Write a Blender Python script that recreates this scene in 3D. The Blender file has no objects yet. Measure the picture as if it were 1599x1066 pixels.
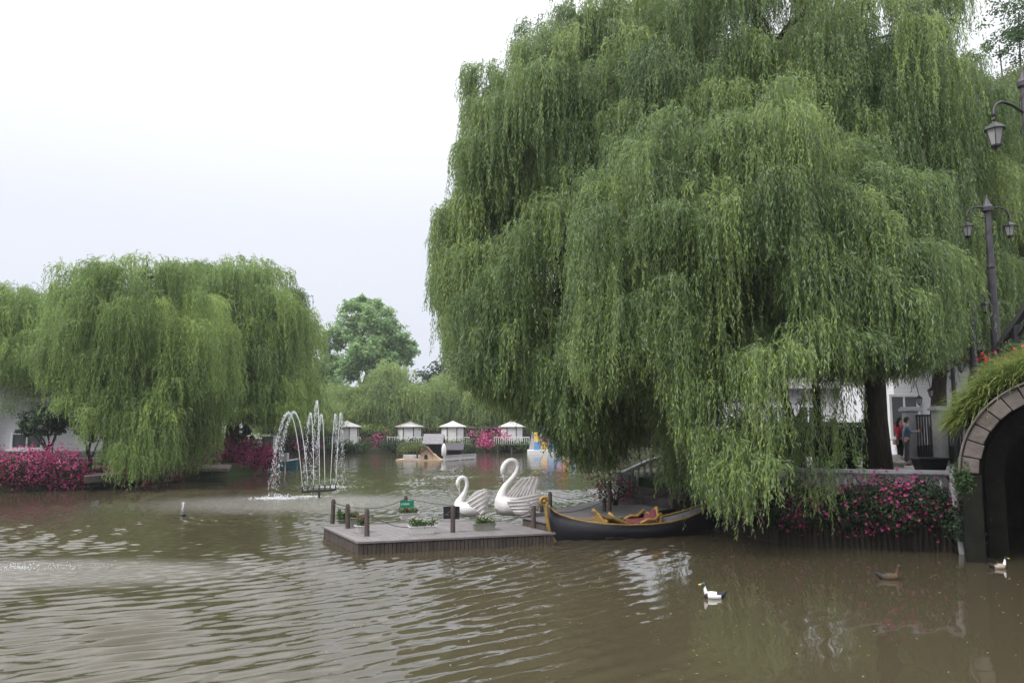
import bpy, bmesh, math, random
import numpy as np
from mathutils import Vector, Matrix
R = math.radians
sc = bpy.context.scene
COL = sc.collection

# ------------------------------------------------------------------ camera
CAMZ = 2.8; TILT = 6.1; HAZE = .00045; LENS = 28.0; F = 1599 * LENS / 36
cam_d = bpy.data.cameras.new('camera'); cam = bpy.data.objects.new('camera', cam_d); COL.objects.link(cam)
cam.location = (0, 0, CAMZ); cam.rotation_euler = (R(90 + TILT), 0, 0)
cam_d.lens = LENS; cam_d.sensor_width = 36; cam_d.clip_start = .1; cam_d.clip_end = 3000
sc.camera = cam
# ------------------------------------------------------------------ sky, sun, exposure
SUN_EL, SUN_AZ = 50, 243          # sun behind the camera's left shoulder, behind thin cloud
w = bpy.data.worlds.new('World'); sc.world = w; w.use_nodes = True
nt = w.node_tree; nt.nodes.clear()
def N(t, typ, **k):
    n = t.nodes.new(typ)
    for a, b in k.items(): setattr(n, a, b)
    return n
out = N(nt, 'ShaderNodeOutputWorld'); bg = N(nt, 'ShaderNodeBackground'); bg.inputs[1].default_value = .1
sky = N(nt, 'ShaderNodeTexSky', sky_type='NISHITA', sun_disc=False)
sky.sun_elevation = R(SUN_EL); sky.sun_rotation = R(SUN_AZ)
hsv = N(nt, 'ShaderNodeHueSaturation'); hsv.inputs['Saturation'].default_value = .3
tc = N(nt, 'ShaderNodeTexCoord'); sx = N(nt, 'ShaderNodeSeparateXYZ')
rmp = N(nt, 'ShaderNodeValToRGB'); e = rmp.color_ramp.elements       # overcast: the zenith brighter than the horizon
e[0].position = 0.0; e[0].color = (.236, .250, .290, 1)
e[1].position = 1.0; e[1].color = (1, 1.0, 1.0, 1)
x_ = rmp.color_ramp.elements.new(.24); x_.color = (.282, .293, .322, 1)
x_ = rmp.color_ramp.elements.new(.46); x_.color = (.39, .397, .415, 1)
x_ = rmp.color_ramp.elements.new(.60); x_.color = (.88, .885, .90, 1)
nz = N(nt, 'ShaderNodeTexNoise'); nz.inputs['Scale'].default_value = 1.3; nz.inputs['Detail'].default_value = 4
mr = N(nt, 'ShaderNodeMapRange'); mr.inputs[3].default_value = .955; mr.inputs[4].default_value = 1.045
vs = N(nt, 'ShaderNodeVectorMath', operation='SCALE'); vs.inputs['Scale'].default_value = 27.0
vs2 = N(nt, 'ShaderNodeVectorMath', operation='SCALE')
mx = N(nt, 'ShaderNodeMix', data_type='RGBA'); mx.inputs[0].default_value = .93
L = nt.links.new
L(tc.outputs['Generated'], sx.inputs[0]); L(sx.outputs['Z'], rmp.inputs[0]); L(rmp.outputs[0], vs.inputs[0])
L(tc.outputs['Generated'], nz.inputs['Vector']); L(nz.outputs[0], mr.inputs[0]); L(vs.outputs[0], vs2.inputs[0]); L(mr.outputs[0], vs2.inputs['Scale'])
L(sky.outputs[0], hsv.inputs['Color']); L(hsv.outputs[0], mx.inputs[6]); L(vs2.outputs[0], mx.inputs[7])
L(mx.outputs[2], bg.inputs[0]); L(bg.outputs[0], out.inputs[0])
sd = bpy.data.lights.new('sun', 'SUN'); sd.energy = 2.4; sd.angle = R(22); sd.color = (1, .97, .92)
so = bpy.data.objects.new('sun', sd); COL.objects.link(so)
_s = Vector((math.sin(R(SUN_AZ)) * math.cos(R(SUN_EL)), math.cos(R(SUN_AZ)) * math.cos(R(SUN_EL)), math.sin(R(SUN_EL))))
so.rotation_euler = _s.to_track_quat('Z', 'Y').to_euler()
sc.view_settings.view_transform = 'Standard'; sc.view_settings.look = 'None'
sc.view_settings.exposure = 0.22; sc.view_settings.gamma = 1
sc.render.engine = 'CYCLES'
sc.cycles.max_bounces = 6; sc.cycles.diffuse_bounces = 4; sc.cycles.glossy_bounces = 3; sc.cycles.transmission_bounces = 4
sc.cycles.transparent_max_bounces = 6; sc.cycles.caustics_reflective = False; sc.cycles.caustics_refractive = False
sc.cycles.use_denoising = True

# ------------------------------------------------------------------ pixel -> world (photo pixels, at a real depth or height)
_c, _n = math.cos(R(TILT)), math.sin(R(TILT))
def ray(px, py):
    a = (px - 799.5) / F; b = (533 - py) / F
    return Vector((a, _c - b * _n, _n + b * _c))
def on_z(px, py, z=0.0):
    d = ray(px, py); t = (z - CAMZ) / d.z; return Vector((d.x * t, d.y * t, z))
def on_y(px, py, Y):
    d = ray(px, py); t = Y / d.y; return Vector((d.x * t, Y, CAMZ + d.z * t))

# ------------------------------------------------------------------ materials
MATS = {}
def mat(name, col, rough=.7, spec=.4, metal=0, var=.25, scale=6, bump=0, bscale=30, stretch=(1, 1, 1), col2=None, detail=6):
    m = bpy.data.materials.new(name); m.use_nodes = True; t = m.node_tree; b = t.nodes['Principled BSDF']
    b.inputs['Roughness'].default_value = rough; b.inputs['Specular IOR Level'].default_value = spec; b.inputs['Metallic'].default_value = metal
    tc = N(t, 'ShaderNodeTexCoord'); mp = N(t, 'ShaderNodeMapping'); mp.inputs['Scale'].default_value = stretch
    t.links.new(tc.outputs['Object'], mp.inputs[0])
    n = N(t, 'ShaderNodeTexNoise'); n.inputs['Scale'].default_value = scale; n.inputs['Detail'].default_value = detail; n.inputs['Roughness'].default_value = .65
    t.links.new(mp.outputs[0], n.inputs['Vector'])
    r = N(t, 'ShaderNodeValToRGB'); r.color_ramp.elements[0].position = .3; r.color_ramp.elements[1].position = .7
    c2 = col2 or tuple(min(1, c * (1 + var)) for c in col); c1 = tuple(c * (1 - var) for c in col) if not col2 else col
    r.color_ramp.elements[0].color = (*c1, 1); r.color_ramp.elements[1].color = (*c2, 1)
    t.links.new(n.outputs[0], r.inputs[0]); t.links.new(r.outputs[0], b.inputs['Base Color'])
    if bump:
        n2 = N(t, 'ShaderNodeTexNoise'); n2.inputs['Scale'].default_value = bscale; n2.inputs['Detail'].default_value = 5
        t.links.new(mp.outputs[0], n2.inputs['Vector'])
        bp = N(t, 'ShaderNodeBump'); bp.inputs['Strength'].default_value = .8; bp.inputs['Distance'].default_value = bump
        t.links.new(n2.outputs[0], bp.inputs['Height']); t.links.new(bp.outputs[0], b.inputs['Normal'])
    MATS[name] = m; return m
def leafmat(name, dark, mid, light, back=None, trans=.42, rough=.5):
    m = bpy.data.materials.new(name); m.use_nodes = True; t = m.node_tree; b = t.nodes['Principled BSDF']; o = t.nodes['Material Output']
    b.inputs['Roughness'].default_value = rough; b.inputs['Specular IOR Level'].default_value = .22
    a = N(t, 'ShaderNodeAttribute'); a.attribute_name = 'tone'
    r = N(t, 'ShaderNodeValToRGB'); r.color_ramp.elements[0].color = (*dark, 1); r.color_ramp.elements[1].color = (*light, 1)
    q = r.color_ramp.elements.new(.5); q.color = (*mid, 1)
    t.links.new(a.outputs['Fac'], r.inputs[0])
    col = r.outputs[0]
    if back:
        g = N(t, 'ShaderNodeNewGeometry'); mx = N(t, 'ShaderNodeMix', data_type='RGBA'); mu = N(t, 'ShaderNodeMath', operation='MULTIPLY'); mu.inputs[1].default_value = .7
        t.links.new(g.outputs['Backfacing'], mu.inputs[0]); t.links.new(mu.outputs[0], mx.inputs[0]); t.links.new(col, mx.inputs[6]); mx.inputs[7].default_value = (*back, 1); col = mx.outputs[2]
    t.links.new(col, b.inputs['Base Color'])
    tr = N(t, 'ShaderNodeBsdfTranslucent'); ms = N(t, 'ShaderNodeMixShader'); ms.inputs[0].default_value = trans
    g2 = N(t, 'ShaderNodeGamma'); g2.inputs[1].default_value = .85
    t.links.new(col, g2.inputs[0]); t.links.new(g2.outputs[0], tr.inputs[0])
    t.links.new(b.outputs[0], ms.inputs[1]); t.links.new(tr.outputs[0], ms.inputs[2]); t.links.new(ms.outputs[0], o.inputs[0])
    return m
M_wil = leafmat('willow_leaf', (.068, .124, .030), (.158, .248, .062), (.33, .425, .115), back=(.23, .29, .18))
M_wil2 = leafmat('willow_leaf_far', (.076, .138, .032), (.168, .268, .062), (.33, .44, .105), back=(.2, .27, .12))
M_wil3 = leafmat('willow_leaf_pale', (.13, .19, .055), (.20, .28, .08), (.30, .38, .11), back=(.18, .25, .11))
M_wil4 = leafmat('willow_leaf_olive', (.07, .105, .024), (.12, .165, .036), (.20, .235, .055), back=(.14, .18, .08))
M_broad = leafmat('broad_leaf', (.14, .25, .09), (.21, .34, .13), (.29, .43, .18), trans=.4)
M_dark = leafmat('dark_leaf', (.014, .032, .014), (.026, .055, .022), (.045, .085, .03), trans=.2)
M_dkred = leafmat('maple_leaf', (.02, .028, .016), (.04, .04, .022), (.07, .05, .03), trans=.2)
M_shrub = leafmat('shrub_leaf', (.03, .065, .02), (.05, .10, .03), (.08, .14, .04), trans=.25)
M_shrubp = leafmat('pale_shrub_leaf', (.09, .12, .035), (.14, .17, .05), (.2, .22, .07), trans=.25)
M_pink = leafmat('azalea_petal', (.45, .03, .16), (.60, .07, .26), (.72, .18, .40), trans=.35)
M_pinkd = leafmat('azalea_petal_deep', (.30, .025, .12), (.42, .06, .19), (.52, .13, .30), trans=.35)
M_redf = leafmat('red_petal', (.45, .015, .03), (.6, .03, .06), (.7, .12, .12), trans=.25)
M_whitef = leafmat('white_petal', (.5, .5, .3), (.6, .6, .45), (.75, .75, .65), trans=.25)
M_grass = leafmat('grass_blade', (.12, .17, .04), (.20, .27, .065), (.34, .40, .13), trans=.4)
M_bark = mat('bark', (.022, .017, .012), .9, .2, scale=10, bump=.06, bscale=12, stretch=(1, 1, .22), col2=(.075, .06, .045))
M_barkp = mat('pale_bark', (.09, .075, .06), .9, .2, var=.3, scale=8, bump=.02, stretch=(1, 1, .25))
M_wood = mat('weathered_wood', (.13, .105, .10), .75, .35, var=.35, scale=5, bump=.006, bscale=30, stretch=(1, 1, 1))
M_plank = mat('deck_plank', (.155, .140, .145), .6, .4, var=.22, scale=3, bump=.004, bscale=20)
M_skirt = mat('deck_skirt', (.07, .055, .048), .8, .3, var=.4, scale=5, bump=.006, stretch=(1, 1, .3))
M_post = mat('post_wood', (.075, .058, .052), .8, .3, var=.35, scale=9, bump=.006, stretch=(1, 1, .2))
M_log = mat('log', (.030, .024, .020), .9, .2, var=.4, scale=5, bump=.02, stretch=(1, 1, .15))
M_rope = mat('rope', (.07, .055, .05), .9, .2)
M_white = mat('white_paint', (.62, .62, .63), .55, .4, var=.08, scale=3)
M_whitew = mat('weathered_white', (.36, .36, .385), .7, .3, var=.18, scale=4, bump=.004)
M_swan = mat('swan_white', (.62, .60, .60), .42, .45, var=.10, scale=5, bump=.004, bscale=18)
M_swanw = mat('swan_wing', (.50, .47, .46), .5, .4, var=.16, scale=6, bump=.004, bscale=20)
M_beak = mat('swan_beak', (.50, .47, .45), .5)
M_black = mat('hull_black', (.009, .008, .013), .35, .5, var=.3, scale=4)
M_gold = mat('gold_paint', (.27, .165, .04), .45, .5, var=.3, scale=10, bump=.004)
M_red = mat('red_velvet', (.15, .040, .052), .85, .2, var=.15)
M_grey = mat('grey_deck', (.13, .125, .14), .6, .4, var=.25, scale=8)
M_iron = mat('black_iron', (.018, .017, .020), .5, .5, var=.3)
M_pole = mat('lamp_pole_paint', (.055, .05, .065), .55, .45, var=.25, scale=5)
M_lampglass = mat('lamp_glass', (.30, .29, .30), .35, .5, var=.1)
M_stone = mat('voussoir_stone', (.085, .07, .062), .9, .2, scale=2.2, bump=.02, bscale=12, col2=(.19, .165, .155), detail=10)
M_conc = mat('old_concrete', (.07, .066, .064), .9, .2, var=.35, scale=2, bump=.02, bscale=8)
M_darkst = mat('dark_masonry', (.009, .008, .008), .9, .2, var=.4, scale=3, bump=.02)  # near black: the bridge's shade is put into the masonry colour
M_black2 = mat('shade_black_stone', (.006, .006, .005), .9, .1, scale=2.5, col2=(.016, .016, .012), bump=.02, bscale=8)  # shade of the arch opening painted into the jambs and inner ring
M_brick = mat('ring_brick', (.16, .085, .07), .9, .2, var=.3, scale=8, bump=.01)
M_roofg = mat('grey_shingle', (.17, .165, .18), .8, .3, var=.25, scale=4, bump=.01)
M_roofd = mat('dark_shingle', (.055, .048, .06), .8, .3, var=.25, scale=6, bump=.01)
M_roofw = mat('pale_roof', (.46, .44, .44), .6, .3, var=.1, scale=3)
M_tan = mat('tan_wood', (.40, .30, .215), .7, .3, var=.2, scale=6)
M_sash = mat('window_glass', (.035, .045, .05), .12, .6, var=.2)
M_path = mat('paving', (.27, .25, .245), .85, .3, var=.15, scale=2, bump=.004)
M_blue = mat('blue_paint', (.05, .10, .42), .5, .4, var=.1)
M_bluel = mat('light_blue_paint', (.14, .32, .62), .5, .4, var=.12)
M_boatb = mat('teal_paint', (.045, .15, .20), .5, .4, var=.15)
M_yel = mat('yellow_paint', (.72, .48, .12), .5, .4, var=.1)
M_ora = mat('orange_paint', (.75, .30, .04), .5, .4, var=.1)
M_redp = mat('red_paint', (.5, .03, .05), .5, .4, var=.1)
M_pinkp = mat('pink_paint', (.55, .2, .33), .6, .3, var=.1)
M_green = mat('sign_green', (.0, .16, .085), .45, .4, var=.06)
M_signw = mat('sign_white', (.78, .8, .8), .5, .3, var=.02)
M_signb = mat('sign_black', (.010, .010, .012), .4, .4, var=.2)
M_soil = mat('soil', (.035, .025, .018), .95, .1)
M_planter = mat('planter_resin', (.50, .48, .47), .6, .35, var=.12, scale=4, bump=.004)
M_planterg = mat('mossy_planter', (.22, .23, .18), .7, .3, var=.2, scale=6, bump=.004)
M_skin = mat('skin', (.42, .25, .18), .55, .4, var=.06)
M_hair = mat('hair', (.015, .012, .012), .6, .3)
M_shirt = mat('blue_shirt', (.13, .20, .30), .85, .2, var=.12)
M_trous = mat('grey_trousers', (.06, .06, .075), .85, .2, var=.15)
M_btrous = mat('black_trousers', (.012, .012, .014), .85, .2)
M_rtop = mat('red_vest', (.35, .02, .05), .8, .2, var=.1)
M_phone = mat('dark_plastic', (.01, .01, .012), .3, .5)
M_shoe = mat('shoe', (.10, .07, .07), .7, .3)

def water_mat():
    m = bpy.data.materials.new('pond_water'); m.use_nodes = True; t = m.node_tree; b = t.nodes['Principled BSDF']; l = t.links.new
    b.inputs['Roughness'].default_value = .03; b.inputs['IOR'].default_value = 1.42
    g = N(t, 'ShaderNodeNewGeometry')
    n0 = N(t, 'ShaderNodeTexNoise'); n0.inputs['Scale'].default_value = .12; n0.inputs['Detail'].default_value = 3
    l(g.outputs['Position'], n0.inputs['Vector'])
    cr = N(t, 'ShaderNodeValToRGB'); cr.color_ramp.elements[0].color = (.044, .036, .022, 1); cr.color_ramp.elements[1].color = (.058, .050, .030, 1)
    l(n0.outputs[0], cr.inputs[0]); 
    def math_(op, a, c=None, clamp=False):
        q = N(t, 'ShaderNodeMath', operation=op); q.use_clamp = clamp
        for i, v in enumerate((a, c)):
            if v is None: continue
            if isinstance(v, (int, float)): q.inputs[i].default_value = v
            else: l(v, q.inputs[i])
        return q.outputs[0]
    sep = N(t, 'ShaderNodeSeparateXYZ'); l(g.outputs['Position'], sep.inputs[0])
    def noise(sx_, sy_, rot, detail=2, off=0, dist=0.0):
        mp = N(t, 'ShaderNodeMapping', vector_type='TEXTURE'); mp.inputs['Rotation'].default_value = (0, 0, R(rot)); mp.inputs['Scale'].default_value = (1 / sx_, 1 / sy_, 1)
        mp.inputs['Location'].default_value = (off, off * .7, 0)
        l(g.outputs['Position'], mp.inputs[0])
        n = N(t, 'ShaderNodeTexNoise'); n.inputs['Scale'].default_value = 1; n.inputs['Detail'].default_value = detail; n.inputs['Roughness'].default_value = .45; n.inputs['Distortion'].default_value = dist
        l(mp.outputs[0], n.inputs['Vector']); return n.outputs[0]
    def ellipse(cx, cy, rx, ry, soft=.5):      # 1 inside, 0 outside, in pond metres
        dx = math_('DIVIDE', math_('SUBTRACT', sep.outputs[0], cx), rx); dy = math_('DIVIDE', math_('SUBTRACT', sep.outputs[1], cy), ry)
        rr = math_('SQRT', math_('ADD', math_('MULTIPLY', dx, dx), math_('MULTIPLY', dy, dy)))
        q = N(t, 'ShaderNodeMapRange', interpolation_type='SMOOTHSTEP'); l(rr, q.inputs[0]); q.inputs[1].default_value = 1 - soft; q.inputs[2].default_value = 1 + soft; q.inputs[3].default_value = 1; q.inputs[4].default_value = 0
        return q.outputs[0]
    swell = noise(.75, 2.6, 36, 2, 0, .25)
    mid = noise(2.2, 5.5, 30, 2, 11, .2)
    fine = noise(11, 17, 15, 2, 5)
    big = noise(.25, .4, 20, 1, 3)
    # sheltered calm water by the right bank, rougher open water, fountain-beaten patches
    calm = math_('MAXIMUM', ellipse(8.0, 12.5, 6.8, 8.5, .28), ellipse(-14, 30, 9, 5, .4))
    act = math_('SUBTRACT', 1.0, math_('MULTIPLY', calm, .93))
    patch = math_('MAXIMUM', ellipse(-9.5, 15.8, 4.2, 1.5, .4), ellipse(-8.0, 30.0, 5.0, 3.4, .5))
    a1 = math_('MULTIPLY', math_('MULTIPLY', swell, .004), math_('ADD', math_('MULTIPLY', big, .9), .4))
    a2 = math_('MULTIPLY', mid, .009)
    s = math_('MULTIPLY', math_('ADD', a1, a2), act)
    s = math_('MULTIPLY', s, math_('SUBTRACT', 1.0, math_('MULTIPLY', patch, .75)))
    f = math_('MULTIPLY', math_('MULTIPLY', fine, .0007), act)
    f2 = math_('MULTIPLY', math_('MULTIPLY', noise(22, 30, 0, 3, 9), .013), patch)
    h = math_('ADD', math_('ADD', s, f), f2)
    foam_sheen = math_('MULTIPLY', patch, math_('MULTIPLY', noise(5, 9, 10, 4, 2), .75)); mxc = N(t, 'ShaderNodeMix', data_type='RGBA'); l(foam_sheen, mxc.inputs[0]); l(cr.outputs[0], mxc.inputs[6]); mxc.inputs[7].default_value = (.34, .33, .32, 1); l(mxc.outputs[2], b.inputs['Base Color'])  # pale mix: foam, plus sky sheen painted into the water colour
    l(math_('ADD', math_('MULTIPLY', foam_sheen, .35), .03), b.inputs['Roughness'])
    bp = N(t, 'ShaderNodeBump'); bp.inputs['Strength'].default_value = 1; bp.inputs['Distance'].default_value = 1
    l(h, bp.inputs['Height']); l(bp.outputs[0], b.inputs['Normal'])
    return m
M_water = water_mat()
def ground_mat():
    m = bpy.data.materials.new('bank_ground'); m.use_nodes = True; t = m.node_tree; b = t.nodes['Principled BSDF']; l = t.links.new
    b.inputs['Roughness'].default_value = .95
    g = N(t, 'ShaderNodeNewGeometry'); n = N(t, 'ShaderNodeTexNoise'); n.inputs['Scale'].default_value = .35; n.inputs['Detail'].default_value = 8
    n2 = N(t, 'ShaderNodeTexNoise'); n2.inputs['Scale'].default_value = 14; n2.inputs['Detail'].default_value = 4
    l(g.outputs['Position'], n.inputs['Vector']); l(g.outputs['Position'], n2.inputs['Vector'])
    r = N(t, 'ShaderNodeValToRGB'); r.color_ramp.elements[0].position = .42; r.color_ramp.elements[0].color = (.05, .10, .022, 1); r.color_ramp.elements[1].position = .62; r.color_ramp.elements[1].color = (.10, .08, .055, 1)
    l(n.outputs[0], r.inputs[0]); mx = N(t, 'ShaderNodeMix', data_type='RGBA', blend_type='MULTIPLY'); mx.inputs[0].default_value = .5
    l(r.outputs[0], mx.inputs[6]); l(n2.outputs[0], mx.inputs[7]); l(mx.outputs[2], b.inputs['Base Color'])
    bp = N(t, 'ShaderNodeBump'); bp.inputs['Distance'].default_value = .05; l(n2.outputs[0], bp.inputs['Height']); l(bp.outputs[0], b.inputs['Normal'])
    return m
M_ground = ground_mat()
def clap_mat():
    m = bpy.data.materials.new('white_clapboard'); m.use_nodes = True; t = m.node_tree; b = t.nodes['Principled BSDF']; l = t.links.new
    b.inputs['Base Color'].default_value = (.47, .47, .50, 1); b.inputs['Roughness'].default_value = .6
    g = N(t, 'ShaderNodeNewGeometry'); s = N(t, 'ShaderNodeSeparateXYZ'); l(g.outputs['Position'], s.inputs[0])
    a = N(t, 'ShaderNodeMath', operation='MULTIPLY'); a.inputs[1].default_value = 5.5; fr = N(t, 'ShaderNodeMath', operation='FRACT')
    l(s.outputs[2], a.inputs[0]); l(a.outputs[0], fr.inputs[0])
    bp = N(t, 'ShaderNodeBump'); bp.inputs['Distance'].default_value = .12; bp.invert = True; l(fr.outputs[0], bp.inputs['Height']); l(bp.outputs[0], b.inputs['Normal'])
    return m
M_clap = clap_mat()
def spray_mat():
    m = bpy.data.materials.new('spray_water'); m.use_nodes = True; t = m.node_tree; b = t.nodes['Principled BSDF']
    b.inputs['Base Color'].default_value = (.86, .88, .9, 1); b.inputs['Roughness'].default_value = .25
    o = t.nodes['Material Output']; tr = N(t, 'ShaderNodeBsdfTranslucent'); tr.inputs[0].default_value = (.9, .92, .95, 1)
    ms = N(t, 'ShaderNodeMixShader'); ms.inputs[0].default_value = .45
    t.links.new(b.outputs[0], ms.inputs[1]); t.links.new(tr.outputs[0], ms.inputs[2]); t.links.new(ms.outputs[0], o.inputs[0]); return m
M_spray = spray_mat()

# ------------------------------------------------------------------ object helpers
def props(o, label=None, cat=None, group=None, kind=None):
    if label: o['label'] = label
    if cat: o['category'] = cat
    if group: o['group'] = group
    if kind: o['kind'] = kind
    return o
def thing(name, loc, label, cat, group=None):
    o = bpy.data.objects.new(name, None); COL.objects.link(o); o.location = loc; o.empty_display_size = .2
    return props(o, label, cat, group)
def wloc(o):
    v = Vector((0, 0, 0))
    while o is not None: v += o.location; o = o.parent
    return v
class MB:
    def __init__(s): s.v = []; s.f = []; s.m = []
    def add(s, vs, fs, m=0):
        o = len(s.v); s.v += [tuple(v) for v in vs]; s.f += [tuple(i + o for i in f) for f in fs]; s.m += [m] * len(fs); return s
    def box(s, c, d, rz=0, m=0, bev=0):
        cx, cy, cz = c; dx, dy, dz = d[0] / 2, d[1] / 2, d[2] / 2; co, si = math.cos(rz), math.sin(rz); vs = []
        for z in (-dz, dz):
            for x, y in ((-dx, -dy), (dx, -dy), (dx, dy), (-dx, dy)): vs.append((cx + x * co - y * si, cy + x * si + y * co, cz + z))
        return s.add(vs, [(0, 3, 2, 1), (4, 5, 6, 7), (0, 1, 5, 4), (1, 2, 6, 5), (2, 3, 7, 6), (3, 0, 4, 7)], m)
    def prism(s, base, z0, z1, m=0):                    # base: xy points counter-clockwise
        n = len(base); vs = [(p[0], p[1], z0) for p in base] + [(p[0], p[1], z1) for p in base]
        fs = [tuple(reversed(range(n))), tuple(range(n, 2 * n))] + [(i, (i + 1) % n, n + (i + 1) % n, n + i) for i in range(n)]
        return s.add(vs, fs, m)
    def extr(s, pts, d, m=0):                           # closed outline of 3D points pushed along vector d
        n = len(pts); d = Vector(d); vs = [Vector(p) for p in pts] + [Vector(p) + d for p in pts]
        fs = [tuple(range(n)), tuple(reversed(range(n, 2 * n)))] + [((i + 1) % n, i, n + i, n + (i + 1) % n) for i in range(n)]
        return s.add(vs, fs, m)
    def tube(s, pts, rad, n=8, m=0, cap=True, flat=1.0):
        pts = [Vector(p) for p in pts]; k = len(pts)
        rad = rad if hasattr(rad, '__len__') else [rad] * k
        t0 = (pts[1] - pts[0]).normalized(); up = Vector((0, 0, 1)) if abs(t0.z) < .9 else Vector((0, 1, 0))
        nx = t0.cross(up).normalized(); vs = []
        for i, p in enumerate(pts):
            t = (pts[min(i + 1, k - 1)] - pts[max(i - 1, 0)]).normalized()
            nx = (nx - t * nx.dot(t)).normalized(); ny = t.cross(nx)
            for j in range(n):
                a = 2 * math.pi * j / n; vs.append(p + (nx * math.cos(a) * flat + ny * math.sin(a)) * rad[i])
        fs = [(i * n + j, i * n + (j + 1) % n, (i + 1) * n + (j + 1) % n, (i + 1) * n + j) for i in range(k - 1) for j in range(n)]
        if cap: fs += [tuple(reversed(range(n))), tuple(range((k - 1) * n, k * n))]
        return s.add(vs, fs, m)
    def lathe(s, prof, loc, n=16, m=0):
        vs = []; k = len(prof)
        for r, z in prof:
            for j in range(n):
                a = 2 * math.pi * j / n; vs.append((loc[0] + r * math.cos(a), loc[1] + r * math.sin(a), loc[2] + z))
        fs = [(i * n + j, i * n + (j + 1) % n, (i + 1) * n + (j + 1) % n, (i + 1) * n + j) for i in range(k - 1) for j in range(n)]
        fs += [tuple(reversed(range(n))), tuple(range((k - 1) * n, k * n))]
        return s.add(vs, fs, m)
    def ball(s, c, r, m=0, nu=10, nv=6):
        r = r if hasattr(r, '__len__') else (r, r, r); vs = [(c[0], c[1], c[2] - r[2])]
        for i in range(1, nv):
            b = -math.pi / 2 + math.pi * i / nv
            for j in range(nu):
                a = 2 * math.pi * j / nu; vs.append((c[0] + r[0] * math.cos(a) * math.cos(b), c[1] + r[1] * math.sin(a) * math.cos(b), c[2] + r[2] * math.sin(b)))
        vs.append((c[0], c[1], c[2] + r[2])); fs = [(0, 1 + (j + 1) % nu, 1 + j) for j in range(nu)]
        for i in range(nv - 2):
            for j in range(nu): fs.append((1 + i * nu + j, 1 + i * nu + (j + 1) % nu, 1 + (i + 1) * nu + (j + 1) % nu, 1 + (i + 1) * nu + j))
        q = 1 + (nv - 2) * nu; fs += [(q + j, q + (j + 1) % nu, len(vs) - 1) for j in range(nu)]
        return s.add(vs, fs, m)
    def build(s, name, mats, parent=None, origin=None, smooth=False, bevel=0):
        off = wloc(parent) if parent is not None else Vector((0, 0, 0))
        o_ = Vector(origin) if origin is not None else Vector((0, 0, 0)); sub = off if origin is None else o_
        me = bpy.data.meshes.new(name); me.from_pydata([(v[0] - sub.x, v[1] - sub.y, v[2] - sub.z) for v in s.v], [], s.f)
        mats = mats if isinstance(mats, (list, tuple)) else [mats]
        for q in mats: me.materials.append(q)
        if len(mats) > 1: me.polygons.foreach_set('material_index', s.m)
        if smooth: me.polygons.foreach_set('use_smooth', [True] * len(s.f))
        me.update(); o = bpy.data.objects.new(name, me); COL.objects.link(o)
        if parent is not None: o.parent = parent
        if origin is not None: o.location = o_ - off
        if bevel:
            b = o.modifiers.new('bevel', 'BEVEL'); b.width = bevel; b.segments = 2; b.limit_method = 'ANGLE'; b.angle_limit = R(40)
        return o
def copy_tree(o, parent=None):
    c = o.copy(); COL.objects.link(c); c.parent = parent
    for ch in list(o.children): copy_tree(ch, c)
    return c
ORD = ['first', 'second', 'third', 'fourth', 'fifth', 'sixth', 'seventh', 'eighth', 'ninth', 'tenth', 'eleventh', 'twelfth', 'thirteenth', 'fourteenth']

# ------------------------------------------------------------------ leaves
def leaf_mesh(name, P, D, S, ln, wd, tone, material, parent, fold=0.0):
    """rhombic leaves: base P, along unit D, across unit S"""
    n = len(P); ln = ln[:, None]; wd = wd[:, None] * .5
    off = np.array(wloc(parent) if parent is not None else (0, 0, 0))
    nrm = np.cross(D, S)
    V = np.empty((n, 4, 3)); V[:, 0] = P; V[:, 1] = P + D * ln * .42 + S * wd + nrm * wd * fold; V[:, 2] = P + D * ln; V[:, 3] = P + D * ln * .42 - S * wd + nrm * wd * fold
    V -= off
    me = bpy.data.meshes.new(name); me.vertices.add(n * 4); me.loops.add(n * 4); me.polygons.add(n)
    me.vertices.foreach_set('co', V.astype(np.float32).ravel())
    me.loops.foreach_set('vertex_index', np.arange(n * 4, dtype=np.int32))
    me.polygons.foreach_set('loop_start', np.arange(0, n * 4, 4, dtype=np.int32)); me.polygons.foreach_set('loop_total', np.full(n, 4, np.int32))
    a = me.attributes.new('tone', 'FLOAT', 'POINT'); a.data.foreach_set('value', np.repeat(tone, 4).astype(np.float32))
    me.materials.append(material); me.update(calc_edges=True)
    o = bpy.data.objects.new(name, me); COL.objects.link(o)
    if parent is not None: o.parent = parent
    return o
def unit(a): return a / np.maximum(np.linalg.norm(a, axis=-1, keepdims=True), 1e-9)

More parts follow.
